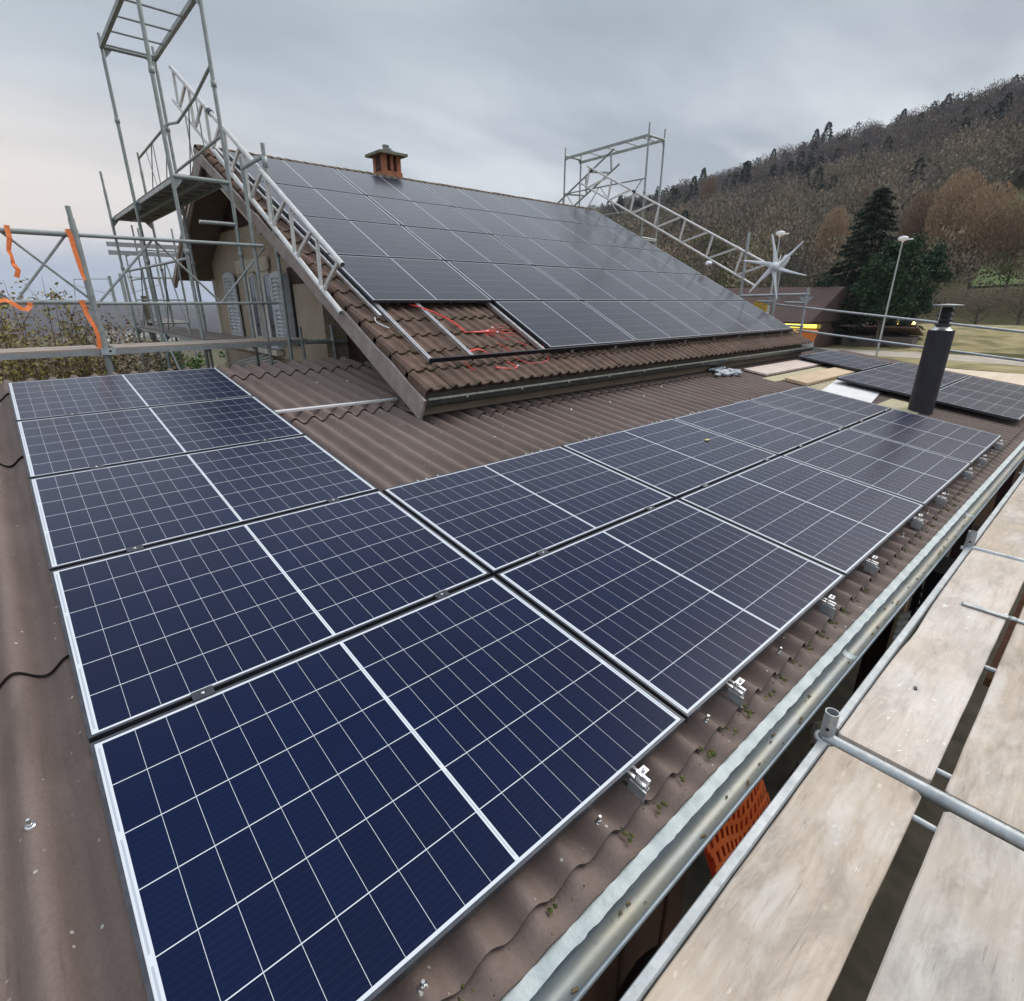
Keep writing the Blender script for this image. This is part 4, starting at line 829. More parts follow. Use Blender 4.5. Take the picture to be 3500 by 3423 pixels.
m = MB(); m.bar((RX0 - .01, RY + .3, RZ - .42), (RX0 - .01, BY + .02, BZ - .12), .04, .05); m.bar((RX0 - .015, RY + .8, RZ - .48), (RX0 - .015, BY, BZ - .22), .04, .05); m.build('batten', simple('pale_batten', (.42, .35, .30), None, 8, .8), house)
# purlin ends under the verge
for y_ in (4.78, 7.55): 
    z_ = HP0[2] + (y_ - HP0[1]) * SB / CB - .36; MB().box((RX0 - .0, y_ - .07, z_ - .08), (GX + .3, y_ + .07, z_ + .08)).build('purlin', M_RAKE, house)
MB().box((RX0 + .1, RY - .09, RZ - .42), (GX + .3, RY + .09, RZ - .20)).build('purlin', M_CAPC, house)
MB().bar((RX0 + .25, RY - .05, RZ - .40), (RX0 + .25, RY - 1.3, RZ - 1.05), .10, .22).build('brace', M_CREAM, house)
# gable wall
def poly(pts, x, th, name, m_): # polygon in (y,z) at plane x, extruded towards +x
    n = len(pts); m = MB(); vs = [(x, a, b) for a, b in pts] + [(x + th, a, b) for a, b in pts]
    m.add(vs, [tuple(range(n))[::-1], tuple(range(n, 2 * n))] + [(i, (i + 1) % n, n + (i + 1) % n, n + i) for i in range(n)]); return m.build(name, m_, house)
rl = lambda y_: HP0[2] + (y_ - HP0[1]) * SB / CB - .30          # underside of front slope
bl = lambda y_: RZ - .14 - (y_ - RY) * (RZ - BZ) / (BY - RY)
# stucco with openings for the two arched lights: built around them
WY0, WY1, WZ0 = 9.04, 10.42, .80
poly([(7.24, -3), (12.35, -3), (12.35, bl(12.35)), (11.25, min(2.75, bl(11.25))), (7.24 + .9, 2.75), (8.15, rl(8.15)), (7.24, 1.76)], GX + .001, .25, 'wall', M_STUC).name = 'wall'
poly([(8.1, 2.70), (11.3, 2.70), (RY, RZ - .16)], GX - .03, .10, 'gable_boarding', M_DWOOD)
MB().box((GX - .05, 12.30, -3), (GX + .25, 12.36, 1.9)).build('corner_board', M_CREAM, house)
# timber part to the front
poly([(4.95, -3), (7.24, -3), (7.24, rl(7.24)), (4.95, rl(4.95))], GX + .33, .15, 'timber_wall', M_DWOOD)
MB().box((GX, 7.16, -3), (GX + .35, 7.239, 1.75)).build('wall_return', M_STUC, house)
MB().box((GX - .01, 7.20, 1.74), (GX + .18, 8.30, 1.98)).build('beam', M_DWOOD, house)
MB().box((GX + .33, 4.85, -3), (11.9, 4.95, 1.05)).build('front_wall', M_DWOOD, house)
MB().box((11.8, 4.95, -3), (11.9, 12.3, 1.1)).build('end_wall', M_STUC, house)
MB().box((GX + .25, 12.2, -3), (11.9, 12.3, 1.8)).build('back_wall', M_STUC, house)
poly([(4.95, 1.0), (12.3, 1.0), (12.3, bl(12.3)), (RY, RZ - .16), (4.95, rl(4.95))], 11.8, .1, 'end_gable', M_STUC)
# small white window low in the timber wall
wf = MB(); yy0, yy1, zz0, zz1 = 5.30, 5.86, .74, 1.32
for a, b in (((GX + .30, yy0, zz0), (GX + .34, yy1, zz0 + .06)), ((GX + .30, yy0, zz1 - .06), (GX + .34, yy1, zz1)), ((GX + .30, yy0, zz0 + .06), (GX + .34, yy0 + .06, zz1 - .06)), ((GX + .30, yy1 - .06, zz0 + .06), (GX + .34, yy1, zz1 - .06))): wf.box(a, b)
wf = wf.build('window_frame', M_SHUT, house); MB().box((GX + .315, yy0 + .06, zz0 + .06), (GX + .325, yy1 - .06, zz1 - .06)).build('pane', M_GLASS, wf)
# arched twin window
def arch(y0, y1, z0, zs, x, th, m, mi=0, rise=None):
    r = (y1 - y0) / 2; rise = r if rise is None else rise; pts = [(y0, z0), (y1, z0)] + [((y0 + y1) / 2 + r * math.cos(t), zs + rise * math.sin(t)) for t in np.linspace(0, math.pi, 13)]
    n = len(pts); vs = [(x, a, b) for a, b in pts] + [(x + th, a, b) for a, b in pts]; m.add(vs, [tuple(range(n))[::-1], tuple(range(n, 2 * n))] + [(i, (i + 1) % n, n + (i + 1) % n, n + i) for i in range(n)], mi); return m
wn_ = arch(9.02, 9.62, .80, 1.86, GX - .022, .02, MB(), 0, .14); arch(9.74, 10.42, .80, 1.86, GX - .022, .02, wn_, 0, .14)
win = wn_.build('window', M_CREAM, house)
mb = MB(); arch(9.07, 9.30, .90, 1.86, GX - .035, .012, mb, 0, .06); mb.build('pane', M_GLASS, win)
mb = MB(); arch(9.79, 10.04, .90, 1.86, GX - .035, .012, mb, 0, .06); mb.build('pane', M_GLASS, win)
mb = MB()
for a, b in ((9.30, 9.345), (10.04, 10.085), (9.035, 9.07), (9.755, 9.79)): mb.box((GX - .045, a, .88), (GX - .018, b, 1.88))
mb.build('casement', M_SHUT, win)
mb = MB()      # scalloped blind boards above the lights
mb.box((GX - .06, 8.98, 1.99), (GX - .03, 10.56, 2.17))
for y_ in np.arange(9.0, 10.56, .052): mb.box((GX - .068, y_, 1.96), (GX - .061, y_ + .030, 2.17))
mb.build('head_board', M_CREAM, win)
mb = MB().box((GX - .10, 8.90, .72), (GX, 10.62, .79)); mb.build('sill', M_SHUT, win)
def shutter(y0, y1, tilt=0, tall=1.90):
    m = MB(); x = GX - .07; st = .055; z0 = .84; r = (y1 - y0) / 2
    for a in (y0, y1 - st): m.box((x, a, z0), (x + .032, a + st, tall))
    m.box((x, y0 + st, z0), (x + .032, y1 - st, z0 + .06)); m.box((x, y0 + st, 1.36), (x + .032, y1 - st, 1.41))
    arch(y0, y1, tall, tall + .001, x, .032, m, 0, .10)
    for z in np.arange(z0 + .09, tall - .02, .062):
        if 1.33 < z < 1.42: continue
        m.obox((x + .016, (y0 + y1) / 2, z), (.012, 0, .018), (0, (y1 - y0) / 2 - st, 0), (.003, 0, -.002))
    m.box((x + .028, y0 + st, z0 + .06), (x + .031, y1 - st, tall))
    m.box((x - .012, (y0 + y1) / 2 - .012, z0 + .02), (x - .002, (y0 + y1) / 2 + .012, tall - .05))
    return m.build('shutter', M_SHUT, house)
shutter(10.84, 11.52); s2 = shutter(8.30, 8.94, 0, 1.84)
MB().box((GX - .12, 8.235, .84), (GX - .02, 8.29, 1.88)).build('shutter_edge', M_SHUT, s2)
MB().box((GX - .02, 8.17, .82), (GX + .0, 8.232, 1.76)).build('dark_strip', M_DARK, house)  # near-black strip set on the wall beside the shutter edge
MB().box((GX - .13, 8.93, .615), (GX - .01, 10.58, .70)).build('sill_board', M_CREAM, house)
mb = MB(); mb.box((GX - .04, 7.26, .575), (GX, 12.3, .60)); mb.build('string_course', M_STUC, house)
# gutter and boarding at the eave
ey, ez = e0[1] - .055, e0[2] - .04
pr = [(0, ey - .075 * math.cos(t), ez - .075 * math.sin(t)) for t in np.linspace(0, math.pi, 12)]
m = MB().sweep(pr, (RX0 - .01, 0, 0), (RX1, 0, 0), smooth=True); m.sweep([(0, a, b - .004) for _, a, b in pr], (RX0 - .01, 0, 0), (RX1, 0, 0), smooth=True, flip=True)
m.tube((RX0 - .01, ey - .077, ez), (RX1, ey - .077, ez), .010, 8); hg = m.build('gutter', M_GUT, house)
n = len(pr); MB().add([(RX0 - .012, a, b) for _, a, b in pr], [tuple(range(n))]).build('gutter_end', M_GUT, hg)
m = MB(); m.bar((RX0 - .01, ey - .082, ez + .012), (RX1, ey - .082, ez + .012), .014, .016); m.build('gutter_bead', simple('mossy_zinc', (.20, .215, .17), (.36, .38, .34), 16, .6, .2), hg)
for x in np.arange(3.4, 12.2, .75): MB().box((x, ey - .10, ez - .012), (x + .02, ey - .088, ez + .004)).build('bracket', M_GALVD, hg)
M_EAVB = wood('stained_eave_board', (.17, .125, .085), (.25, .19, .135), (.33, .27, .20), 'x', 0, 5, crack=False)
MB().box((RX0 + .02, ey + .085, ez - .17), (12.1, ey + .115, ez + .02)).build('fascia', M_EAVB, house)
MB().box((RX0 + .02, ey + .115, ez - .17), (12.1, 4.85, ez - .145)).build('eave_soffit', M_EAVB, house)
m = MB(); m.box((RX0 + .9, ey + .07, ez - .215), (9.5, ey + .084, ez - .19)); m.build('drip_strip', M_GUT, house)
m = MB().tube((8.55, ey + .02, ez - .07), (8.50, ey + .12, .42), .035, 12); m.build('downpipe', simple('brown_pipe', (.06, .04, .035), None, 5, .5), house)
# ridge chimney
ch = empty('brick_chimney', (6.36, 9.95, 3.6), 'small orange brick chimney with flat mossy cap on the house ridge', 'chimney')
m = MB(); m.box((6.19, 9.70, 3.35), (6.61, 10.12, 3.84)); m.build('base', M_BRICK, ch)
for a, b in ((6.205, 9.715), (6.505, 9.715), (6.205, 10.015), (6.505, 10.015)): MB().box((a, b, 3.84), (a + .09, b + .09, 4.11)).build('pillar', M_BRICK, ch)
MB().box((6.375, 9.72, 3.84), (6.43, 9.79, 4.11)).build('pillar', M_BRICK, ch); MB().box((6.375, 10.03, 3.84), (6.43, 10.10, 4.11)).build('pillar', M_BRICK, ch)
m = MB(); m.box((6.21, 9.81, 3.84), (6.24, 10.01, 4.10)); m.box((6.25, 9.88, 3.84), (6.58, 9.94, 4.10)); m.build('flue_tongue', M_SOOT, ch)
MB().add([(6.10, 9.61, 4.11), (6.70, 9.61, 4.11), (6.70, 10.21, 4.11), (6.10, 10.21, 4.11), (6.10, 9.61, 4.155), (6.70, 9.61, 4.155), (6.70, 10.21, 4.155), (6.10, 10.21, 4.155), (6.40, 9.91, 4.19)], [(0, 3, 2, 1), (0, 1, 5, 4), (1, 2, 6, 5), (2, 3, 7, 6), (3, 0, 4, 7), (4, 5, 8), (5, 6, 8), (6, 7, 8), (7, 4, 8)]).build('cap', M_CAPC, ch)
m = MB(); m.lathe((6.40, 9.91, 4.17), [(.06, 0), (.06, .12), (.07, .125), (.07, .14), (0, .145)], 14); m.lathe((6.46, 9.88, 4.22), [(0, 0), (.05, .01), (.05, .07), (.02, .09), (.02, .16), (0, .17)], 12, (1, .2, 0)); m.build('flue_vent', M_GALV, ch)
# rails, edge trim and red cables in the gap of the roof array
def house_rail(x, s0, s1, label, vis=True):
    e = empty('mounting_rail', tuple(H(x, s0, -.06)), label, 'mounting rail', 'mounting rails on the tiled roof'); d = HEY
    m = MB(); m.obox(H(x, (s0 + s1) / 2, -.066), HEY * (s1 - s0) / 2, HEX * .020, HNZ * .012)
    for k in (-1, 1): m.obox(H(x + .0145 * k, (s0 + s1) / 2, -.046), HEY * (s1 - s0) / 2, HEX * .0055, HNZ * .010)
    m.build('profile', M_ALU, e)
    m = MB(); m.obox(H(x + .026, s0 + .04, -.085), HEX * .003, HEY * .035, HNZ * .035); m.obox(H(x + .026, s0 + .04, -.12), HEX * .03, HEY * .03, HNZ * .003); m.build('foot', M_FRAME if x < 4 else M_ALU, e)
    return e
for i, (x, lb) in enumerate([(3.26, 'bare aluminium rail nearest the gable, running down the uncovered tiles'), (3.80, 'bare aluminium rail in the middle of the uncovered tiles, with cable taped to its top'), (4.90, 'aluminium rail along the right edge of the uncovered tiles')]): house_rail(x, .03, 1.25 if i != 1 else 1.22, lb)
for i, x in enumerate(np.arange(5.35, 11.9, .871)): house_rail(float(x), -.02, .6, f'rail foot under the lower edge of the roof array, {["first", "second", "third", "fourth", "fifth", "sixth", "seventh", "eighth"][i]} right of the cable gap')
m = MB().obox(H((3.22 + 11.92) / 2, -.008, -.030), HEX * (11.92 - 3.22) / 2, HEY * .009, HNZ * .024); tag(m.build('edge_trim', M_TRIM), 'long black metal trim along the lower edge of the roof array', 'edge trim')
m = MB().obox(H(3.185, 3.6, -.06), HEY * 2.65, HEX * .016, HNZ * .018); tag(m.build('side_rail', M_ALU), 'pale aluminium profile running up the gable side of the roof array', 'mounting rail')
def cable(pts, label, n=0, r=.0055):
    P = [H(*p) for p in pts]; Q = []
    for i in range(len(P) - 1):
        for t in np.linspace(0, 1, 6, endpoint=False):
            p_, a, b, q_ = P[max(i - 1, 0)], P[i], P[i + 1], P[min(i + 2, len(P) - 1)]
            Q.append(.5 * ((2 * a) + (b - p_) * t + (2 * p_ - 5 * a + 4 * b - q_) * t * t + (-p_ + 3 * a - 3 * b + q_) * t ** 3))
    Q.append(P[-1]); return Q
m = MB(); hh = HT + .035
for dx, dy_ in ((0, 0), (.012, .008), (-.010, .012)): m.path(cable([(3.72 + dx, 1.24, -.07), (3.80 + dx, 1.08, -.035), (3.93 + dx, .93 + dy_, -.04), (4.05 + dx, .76, -.06), (4.12 + dx, .60 + dy_, hh)], ''), .0055, 6)
m1 = MB()
for i in range(5):
    o_ = i * .010; m1.path(cable([(4.13, .62, hh), (4.25, .585 + o_ * .4, hh + .01), (4.42, .575 + o_, hh + .012), (4.56, .60 + (i - 2) * .030, hh + .015), (4.72, .62 + (i - 2) * .065, hh), (4.98, .60 + (i - 2) * .08, hh)], ''), .0042, 6)
m1.path(cable([(4.40, .57, hh), (4.38, .42, hh), (4.44, .25, hh), (4.47, .15, hh)], ''), .0055, 6); m1.path(cable([(4.42, .57, hh), (4.62, .42, hh), (4.80, .25, hh), (4.83, .12, hh)], ''), .0055, 6)
for s_ in (0, .012, -.012): m1.path(cable([(3.86, .20 + s_, hh), (4.02, .21 + s_, hh + .02), (4.14, .12, hh), (4.22, -.02, hh), (4.30, -.16 + s_, hh), (4.22, -.19, hh), (4.02, -.14 + s_, hh)], ''), .0055, 6)
m1.path(cable([(4.42, .02, hh), (4.50, -.10, hh), (4.66, -.14, hh), (4.86, -.10, hh), (4.95, .02, hh)], ''), .0055, 6); m1.path(cable([(3.70, .02, hh), (3.69, -.08, hh), (3.72, -.16, hh)], ''), .0055, 6)
m1.path(cable([(4.97, .42, -.04), (5.00, .32, -.03), (5.0, .2, -.04), (4.96, .12, -.06)], ''), .0055, 6)
tag(m.build('cable', M_RED), 'bundle of red solar cables taped along the middle bare rail', 'cable'); tag(m1.build('cable', M_RED), 'loose fan of red solar cables spread over the bare roof tiles', 'cable')
for i, p in enumerate([(4.44, .60, hh + .012), (4.56, .66, hh + .02), (4.57, .56, hh + .015), (4.33, -.15, hh)]): tag(MB().obox(H(*p), HEX * .016, HEY * .007, HNZ * .006).build('cable_connector', M_WHITE), f'small white connector on the red cables, {["left end of the fan", "upper one", "middle one", "lowest one below the trim"][i]}', 'connector')
# weathervane-like hook dangling beside the rail
m = MB().path(cable([(3.12, .95, hh + .03), (3.10, .88, hh + .02), (3.13, .80, hh + .02), (3.17, .72, hh + .03)], ''), .006, 6); tag(m.build('roof_hook', M_WHITE), 'small pale hook lying on the verge tiles beside the side rail', 'hook')

# ================================================================== SCAFFOLDING
TR = .0242
def part_tube(nm, p, q, par, m_=None, r=TR, hollow=False): return MB().tube(p, q, r, 12, hollow=hollow).build(nm, m_ or M_GALVD, par)
def gusset(c, dx, par, m_=None):
    s = .10; m = MB(); c = V(*c); m.add([c, c + V(dx * s, 0, 0), c + V(0, 0, -s * 1.2), c + V(0, .006, 0), c + V(dx * s, .006, 0), c + V(0, .006, -s * 1.2)], [(0, 1, 2), (3, 5, 4), (0, 3, 4, 1), (1, 4, 5, 2), (2, 5, 3, 0)]); return m.build('gusset', m_ or M_GALVD, par)
def collar(c, par, m_=None, h=.07): return MB().lathe(V(*c) - V(0, 0, h / 2), [(.026, 0), (.033, .004), (.033, h - .004), (.026, h)], 12).build('coupler', m_ or M_GALVD, par)
def deck(x0, x1, y0, y1, z, par, along, mt, n=2):   # framed boarded deck, boards along x or y
    gap = .02
    for i in range(n):
        if along == 'y': a, b = x0 + (x1 - x0) * i / n + gap / 2, x0 + (x1 - x0) * (i + 1) / n - gap / 2; B = ((a, y0, z - .02), (b, y1, z)); E = [((a, y0, z - .07), (a + .022, y1, z - .0205)), ((b - .022, y0, z - .07), (b, y1, z - .0205))]
        else: a, b = y0 + (y1 - y0) * i / n + gap / 2, y0 + (y1 - y0) * (i + 1) / n - gap / 2; B = ((x0, a, z - .02), (x1, b, z)); E = [((x0, a, z - .075), (x1, a + .022, z - .0205)), ((x0, b - .022, z - .075), (x1, b, z - .0205))]
        d_ = MB().box(*B).build('deck', mt, par)
        m = MB()
        for q_ in E: m.box(*q_)
        if along == 'y':
            for y_ in np.arange(y0 + .25, y1, .42): m.box((a + .023, y_, z - .05), (b - .023, y_ + .03, z - .0205))
        m.build('edge_profile', M_GALV, d_)
def tower(name, xo, xi, ys, tops, ztop, label, par_m=None, decks=((1.0, 0, 2), (3.0, 0, 2)), zbase=-3.0):
    e = empty(name, (xo, ys[0], zbase), label, 'scaffold')
    for k, y in enumerate(ys):
        for j, x in enumerate((xo, xi)):
            zt = tops[k][j]; part_tube('pole', (x, y, zbase), (x, y, zt - .30), e); MB().tube((x, y, zt - .30), (x, y, zt), .019, 10).build('spigot', M_GALVD, e)
            for z in (2.1, 4.05):
                if z < zt - .3: collar((x, y, z), e)
        for z in [d[0] for d in decks if d[1] <= k <= d[2]] + ([ztop] if tops[k][0] > ztop else []):
            zz = z - .035; part_tube('transom', (xo, y, zz), (xi, y, zz), e, r=.027); gusset((xo + .025, y, zz - .02), 1, e); gusset((xi - .025, y, zz - .02), -1, e)
    for z, a, b in decks:
        for k in range(a, b): deck(xo + .03, xi - .03, ys[k] + .03, ys[k + 1] - .03, z, e, 'y', M_DECKY)
    return e
tl = tower('scaffold_tower', 2.10, 2.77, (7.80, 10.40, 12.95), ((5.45, 5.25), (5.12, 5.12), (3.75, 4.15)), 5.0, 'tall steel scaffold tower standing against the stucco gable at the left')
for x in (2.10, 2.77): MB().bar((x, 7.80, 4.965), (x, 10.40, 4.965), .05, .055).build('ledger', M_GALVD, tl)
for y in np.arange(8.05, 10.3, .56): part_tube('rung', (2.10, y, 4.965), (2.77, y, 4.965), tl, r=.014)
part_tube('guard_rail', (2.77, 7.83, 4.24), (2.77, 8.70, 4.10), tl, r=.019); part_tube('guard_rail', (2.77, 8.70, 4.10), (2.77, 9.75, 4.02), tl, r=.019); part_tube('guard_rail', (2.77, 9.75, 4.02), (2.77, 10.40, 4.12), tl, r=.019); part_tube('guard_rail', (2.77, 10.4, 4.12), (2.77, 12.93, 4.05), tl, r=.019)
for a in ((8.65, 4.10, 8.65, 3.50), (9.30, 4.05, 9.30, 3.08), (9.05, 4.06, 9.75, 3.06), (10.5, 4.1, 11.4, 3.1), (11.6, 4.08, 11.6, 3.08), (11.7, 4.07, 12.6, 3.1), (12.2, 4.06, 11.85, 3.4)): part_tube('baluster', (2.77, a[0], a[1]), (2.77, a[2], a[3]), tl, r=.009)
part_tube('guard_rail', (2.77, 7.83, 3.50), (2.77, 10.38, 3.46), tl, r=.019)
part_tube('guard_rail', (2.10, 7.85, 2.02), (2.10, 10.38, 2.02), tl, M_GALV, r=.019); part_tube('guard_rail', (2.10, 10.42, 2.02), (2.10, 12.92, 2.02), tl, r=.019)
for a in ((8.4, 2.02, 8.4, 1.04), (9.1, 2.02, 8.5, 1.04), (9.2, 2.02, 9.9, 1.04), (10.6, 2.02, 10.6, 1.04), (11.0, 2.02, 11.0, 1.04), (11.1, 2.02, 12.0, 1.04), (12.6, 2.02, 12.1, 1.04)): part_tube('baluster', (2.10, a[0], a[1]), (2.10, a[2], a[3]), tl, r=.009)
part_tube('diagonal', (2.10, 7.85, -1.0), (2.10, 10.35, .95), tl, r=.019)
part_tube('wall_tie', (2.32, 7.80, 2.47), (2.76, 7.80, 2.47), tl, M_GALV)
# taller back tower beyond, seen through the first
tb = tower('scaffold_tower', 2.95, 3.62, (15.4, 17.9), ((2.9, 3.1), (2.6, 2.6)), 9, 'more distant scaffold bay behind the far end of the gable tower', decks=((1.0, 0, 1),))
for z in (1.5, 2.0, 2.6): part_tube('guard_rail', (2.95, 15.4, z), (3.62, 15.4, z), tb, r=.019); part_tube('guard_rail', (2.95, 15.4, z), (2.95, 17.9, z), tb, r=.019)
for z in (2.45, 2.62): MB().box((2.2, 15.0, z), (4.4, 15.05, z + .09)).build('toe_board', M_GALV, tb)
for i, y in enumerate((13.2, 13.7, 14.3)): part_tube('ladder_stile' if i else 'ladder_stile', (2.45 + i * .18, y, -3), (2.45 + i * .18, y, 2.9), tb, r=.016)
# walkway along the upper edge of the low roof
wk = empty('scaffold_walkway', (.95, 7.1, -3), 'scaffold walkway with plank deck and lattice guard rail behind the upper row of panels', 'scaffold')
WYK = 7.10
part_tube('pole', (.93, WYK, -3), (.90, WYK, 2.22), wk, r=.034); MB().tube((.905, WYK, 1.75), (.90, WYK, 2.32), .030, 12).build('sleeve', M_GALVD, wk); MB().tube((.90, WYK, 2.30), (.897, WYK, 2.44), .024, 12, hollow=True).build('spigot', M_GALVD, wk)
part_tube('pole', (2.97, 7.0, -.2), (2.96, 6.95, 3.30), wk); collar((2.96, 6.95, 3.10), wk, M_GALV, .12); collar((2.965, 6.97, 2.12), wk, M_GALV, .16)
part_tube('pole', (2.725, WYK, .5), (2.73, WYK, 3.14), wk, r=.022); part_tube('brace', (2.72, WYK, 3.02), (2.95, 6.98, 3.16), wk)
part_tube('guard_rail', (-3.2, WYK, 2.18), (.88, WYK, 2.165), wk, r=.026); part_tube('guard_rail', (.93, WYK, 2.165), (2.83, WYK - .05, 2.165), wk, r=.020)
part_tube('guard_rail', (-3.2, WYK, 1.49), (.93, WYK, 1.49), wk, r=.024); part_tube('guard_rail', (.93, WYK, 1.475), (2.92, WYK - .05, 1.475), wk, r=.018)
for a, b in (((.30, 2.16), (.92, 1.49)), ((.81, 2.15), (.26, 1.50)), ((-.35, 2.16), (.22, 1.50)), ((.22, 1.50), (-.35, 2.16)), ((-.1, 1.72), (.22, 1.5)), ((.97, 1.49), (1.60, 2.15)), ((1.64, 2.15), (2.22, 1.49)), ((2.24, 1.49), (2.86, 2.15)), ((-.45, 2.16), (-1.0, 1.5))):
    part_tube('brace', (a[0], WYK + .02, a[1]), (b[0], WYK + .02, b[1]), wk, r=.0125)
deck(-3.2, .86, WYK - .05, WYK + .58, 1.0, wk, 'x', M_DECK); deck(1.0, 3.25, WYK - .05, WYK + .58, 1.0, wk, 'x', M_DECK)
MB().box((.86, WYK - .075, .925), (1.0, WYK - .045, 1.0)).build('deck_hook', M_FLASH, wk); MB().lathe((.945, WYK - .078, .965), [(0, 0), (.013, 0), (.013, .002), (0, .002)], 10, (0, 1, 0)).build('bolt_hole', M_DARK, wk)
part_tube('ledger', (3.25, WYK - .02, .955), (3.85, WYK - .02, .94), wk, r=.030); part_tube('post', (3.20, WYK - .03, .42), (3.17, WYK - .03, 1.16), wk, r=.020); part_tube('post', (3.66, WYK - .03, .42), (3.63, WYK - .03, 1.18), wk, r=.024); collar((3.64, WYK - .03, .95), wk, None, .10)
part_tube('pole', (1.0, WYK + .6, -3), (.99, WYK + .6, 1.25), wk, r=.020)
# orange straps
def strap(pts, label, wd=.026, rot=None):
    m = MB(); P = [V(*p) for p in pts]; vs = []
    for i, p in enumerate(P):
        d = nrm(P[min(i + 1, len(P) - 1)] - P[max(i - 1, 0)]); tw = 0 if rot is None else rot[i]; side = nrm(np.cross(d, (0, 1, 0))); side = side * math.cos(tw) + V(0, 1, 0) * math.sin(tw)
        vs += [p - side * wd, p + side * wd, p + side * wd + V(0, .003, 0), p - side * wd + V(0, .003, 0)]
    for i in range(len(P) - 1):
        a = i * 4; m.add(vs[a:a + 8], [(0, 1, 5, 4), (1, 2, 6, 5), (2, 3, 7, 6), (3, 0, 4, 7)])
    tag(m.build('strap', M_ORANGE), label, 'strap', 'orange straps on the walkway rails')
yS = WYK - .035
strap([(.36, yS, 2.215), (.355, yS - .01, 2.10), (.32, yS - .005, 1.98), (.33, yS, 1.92), (.325, yS, 1.86), (.35, yS, 1.80), (.32, yS, 1.73)], 'orange strap hanging from the top rail at the left picture edge', .022, [0, .2, .6, .9, .5, .2, .1])
strap([(.84, yS, 2.215), (.855, yS, 2.15), (.86, yS, 2.0), (.87, yS, 1.87), (.88, yS, 1.76), (.89, yS, 1.715)], 'long orange strap hanging from the top rail beside the thick post', .024, [0, .1, .3, .2, .3, .4])
strap([(.80, yS, 1.51), (.815, yS, 1.44), (.82, yS, 1.36), (.86, yS, 1.24), (.875, yS, 1.12), (.86, yS, 1.02), (.855, yS, .98)], 'orange strap hanging from the lower rail down to the deck', .024, [0, .1, .3, .5, .3, .3, .4])
strap([(.02, yS, 1.30), (.06, yS, 1.42), (.12, yS - .02, 1.50), (.18, yS - .02, 1.515), (.23, yS - .02, 1.48), (.28, yS - .02, 1.43), (.33, yS - .02, 1.42), (.36, yS, 1.455), (.365, yS, 1.49)], 'orange strap looped loosely over the lower rail at the left edge', .022, [.1, .2, .4, .5, .3, .2, .2, .1, 0])
# lattice girders leaned along the roof verges
def girder(x, T0, T1, B0, B1, n, label, m_=None, r=.030, jt=(.30, .72)):
    e = empty('lattice_girder', (x, T1[0], T1[1]), label, 'lattice girder', None); t0, t1, b0, b1 = [V(x, *p) for p in (T0, T1, B0, B1)]; m_ = m_ or M_TRUSS
    MB().tube(t0, t1, r, 14, hollow=True).build('chord', m_, e); MB().tube(b0, b1, r, 14, hollow=True).build('chord', m_, e)
    for f in jt[:1]: c = t0 + (t1 - t0) * f; d = nrm(t1 - t0); MB().tube(c - d * .05, c + d * .05, r * 1.35, 14).build('chord_joint', M_BLACK, e)
    for i in range(n):
        f0, f1, f2 = (i + .12) / n, (i + .30) / n, (i + .95) / n
        a = t0 + (t1 - t0) * f0; b = b0 + (b1 - b0) * f1; c = t0 + (t1 - t0) * min(f2, .985)
        MB().bar(a, b, .042, .030, (1, 0, 0)).build('web_bar', m_, e); MB().bar(b + nrm(b1 - b0) * .06, c, .042, .030, (1, 0, 0)).build('web_bar', m_, e)
    return e
girder(2.90, (10.10, 4.82), (4.99, 1.86), (10.25, 4.43), (5.14, 1.38), 8, 'long aluminium lattice girder leaning up the near roof verge in front of the gable tower')
girder(12.80, (10.36, 4.89), (4.97, 2.21), (10.58, 4.52), (5.24, 1.80), 7, 'aluminium lattice girder rising along the far roof verge behind the array', r=.024)
girder(12.86, (9.52, 5.16), (12.0, 3.86), (9.32, 4.79), (11.8, 3.49), 3, 'darker lattice girder crossing the far one and falling down the back slope', M_GALVD, r=.024)
# far gable scaffold
tr = tower('scaffold_tower', 12.84, 13.50, (8.46, 11.22), ((5.52, 5.50), (5.45, 5.42)), 5.30, 'steel scaffold frame standing above the far end of the house roof', decks=((3.0, 0, 0),))
for x in (12.84, 13.50): MB().bar((x, 8.46, 5.265), (x, 11.22, 5.20), .05, .055).build('ledger', M_GALVD, tr)
for y in (8.65, 9.2, 9.85, 10.5): part_tube('rung', (12.84, y, 5.25), (13.50, y, 5.25), tr, r=.014)
part_tube('guard_rail', (12.84, 8.46, 4.35), (12.84, 11.22, 4.33), tr, r=.018); part_tube('guard_rail', (12.84, 8.46, 3.64), (12.84, 9.85, 3.66), tr, r=.016)
for a in ((8.56, 4.34, 9.15, 3.66), (9.9, 4.33, 9.25, 3.66), (9.95, 4.33, 10.5, 3.66), (11.15, 4.33, 10.55, 3.66)): part_tube('brace', (12.84, a[0], a[1]), (12.84, a[2], a[3]), tr, r=.012)
part_tube('transom', (12.84, 8.46, 3.02), (13.5, 8.46, 3.0), tr, M_GALV); MB().box((12.72, 10.0, 2.9), (12.80, 10.15, 3.92)).build('stub', M_GALV, tr)
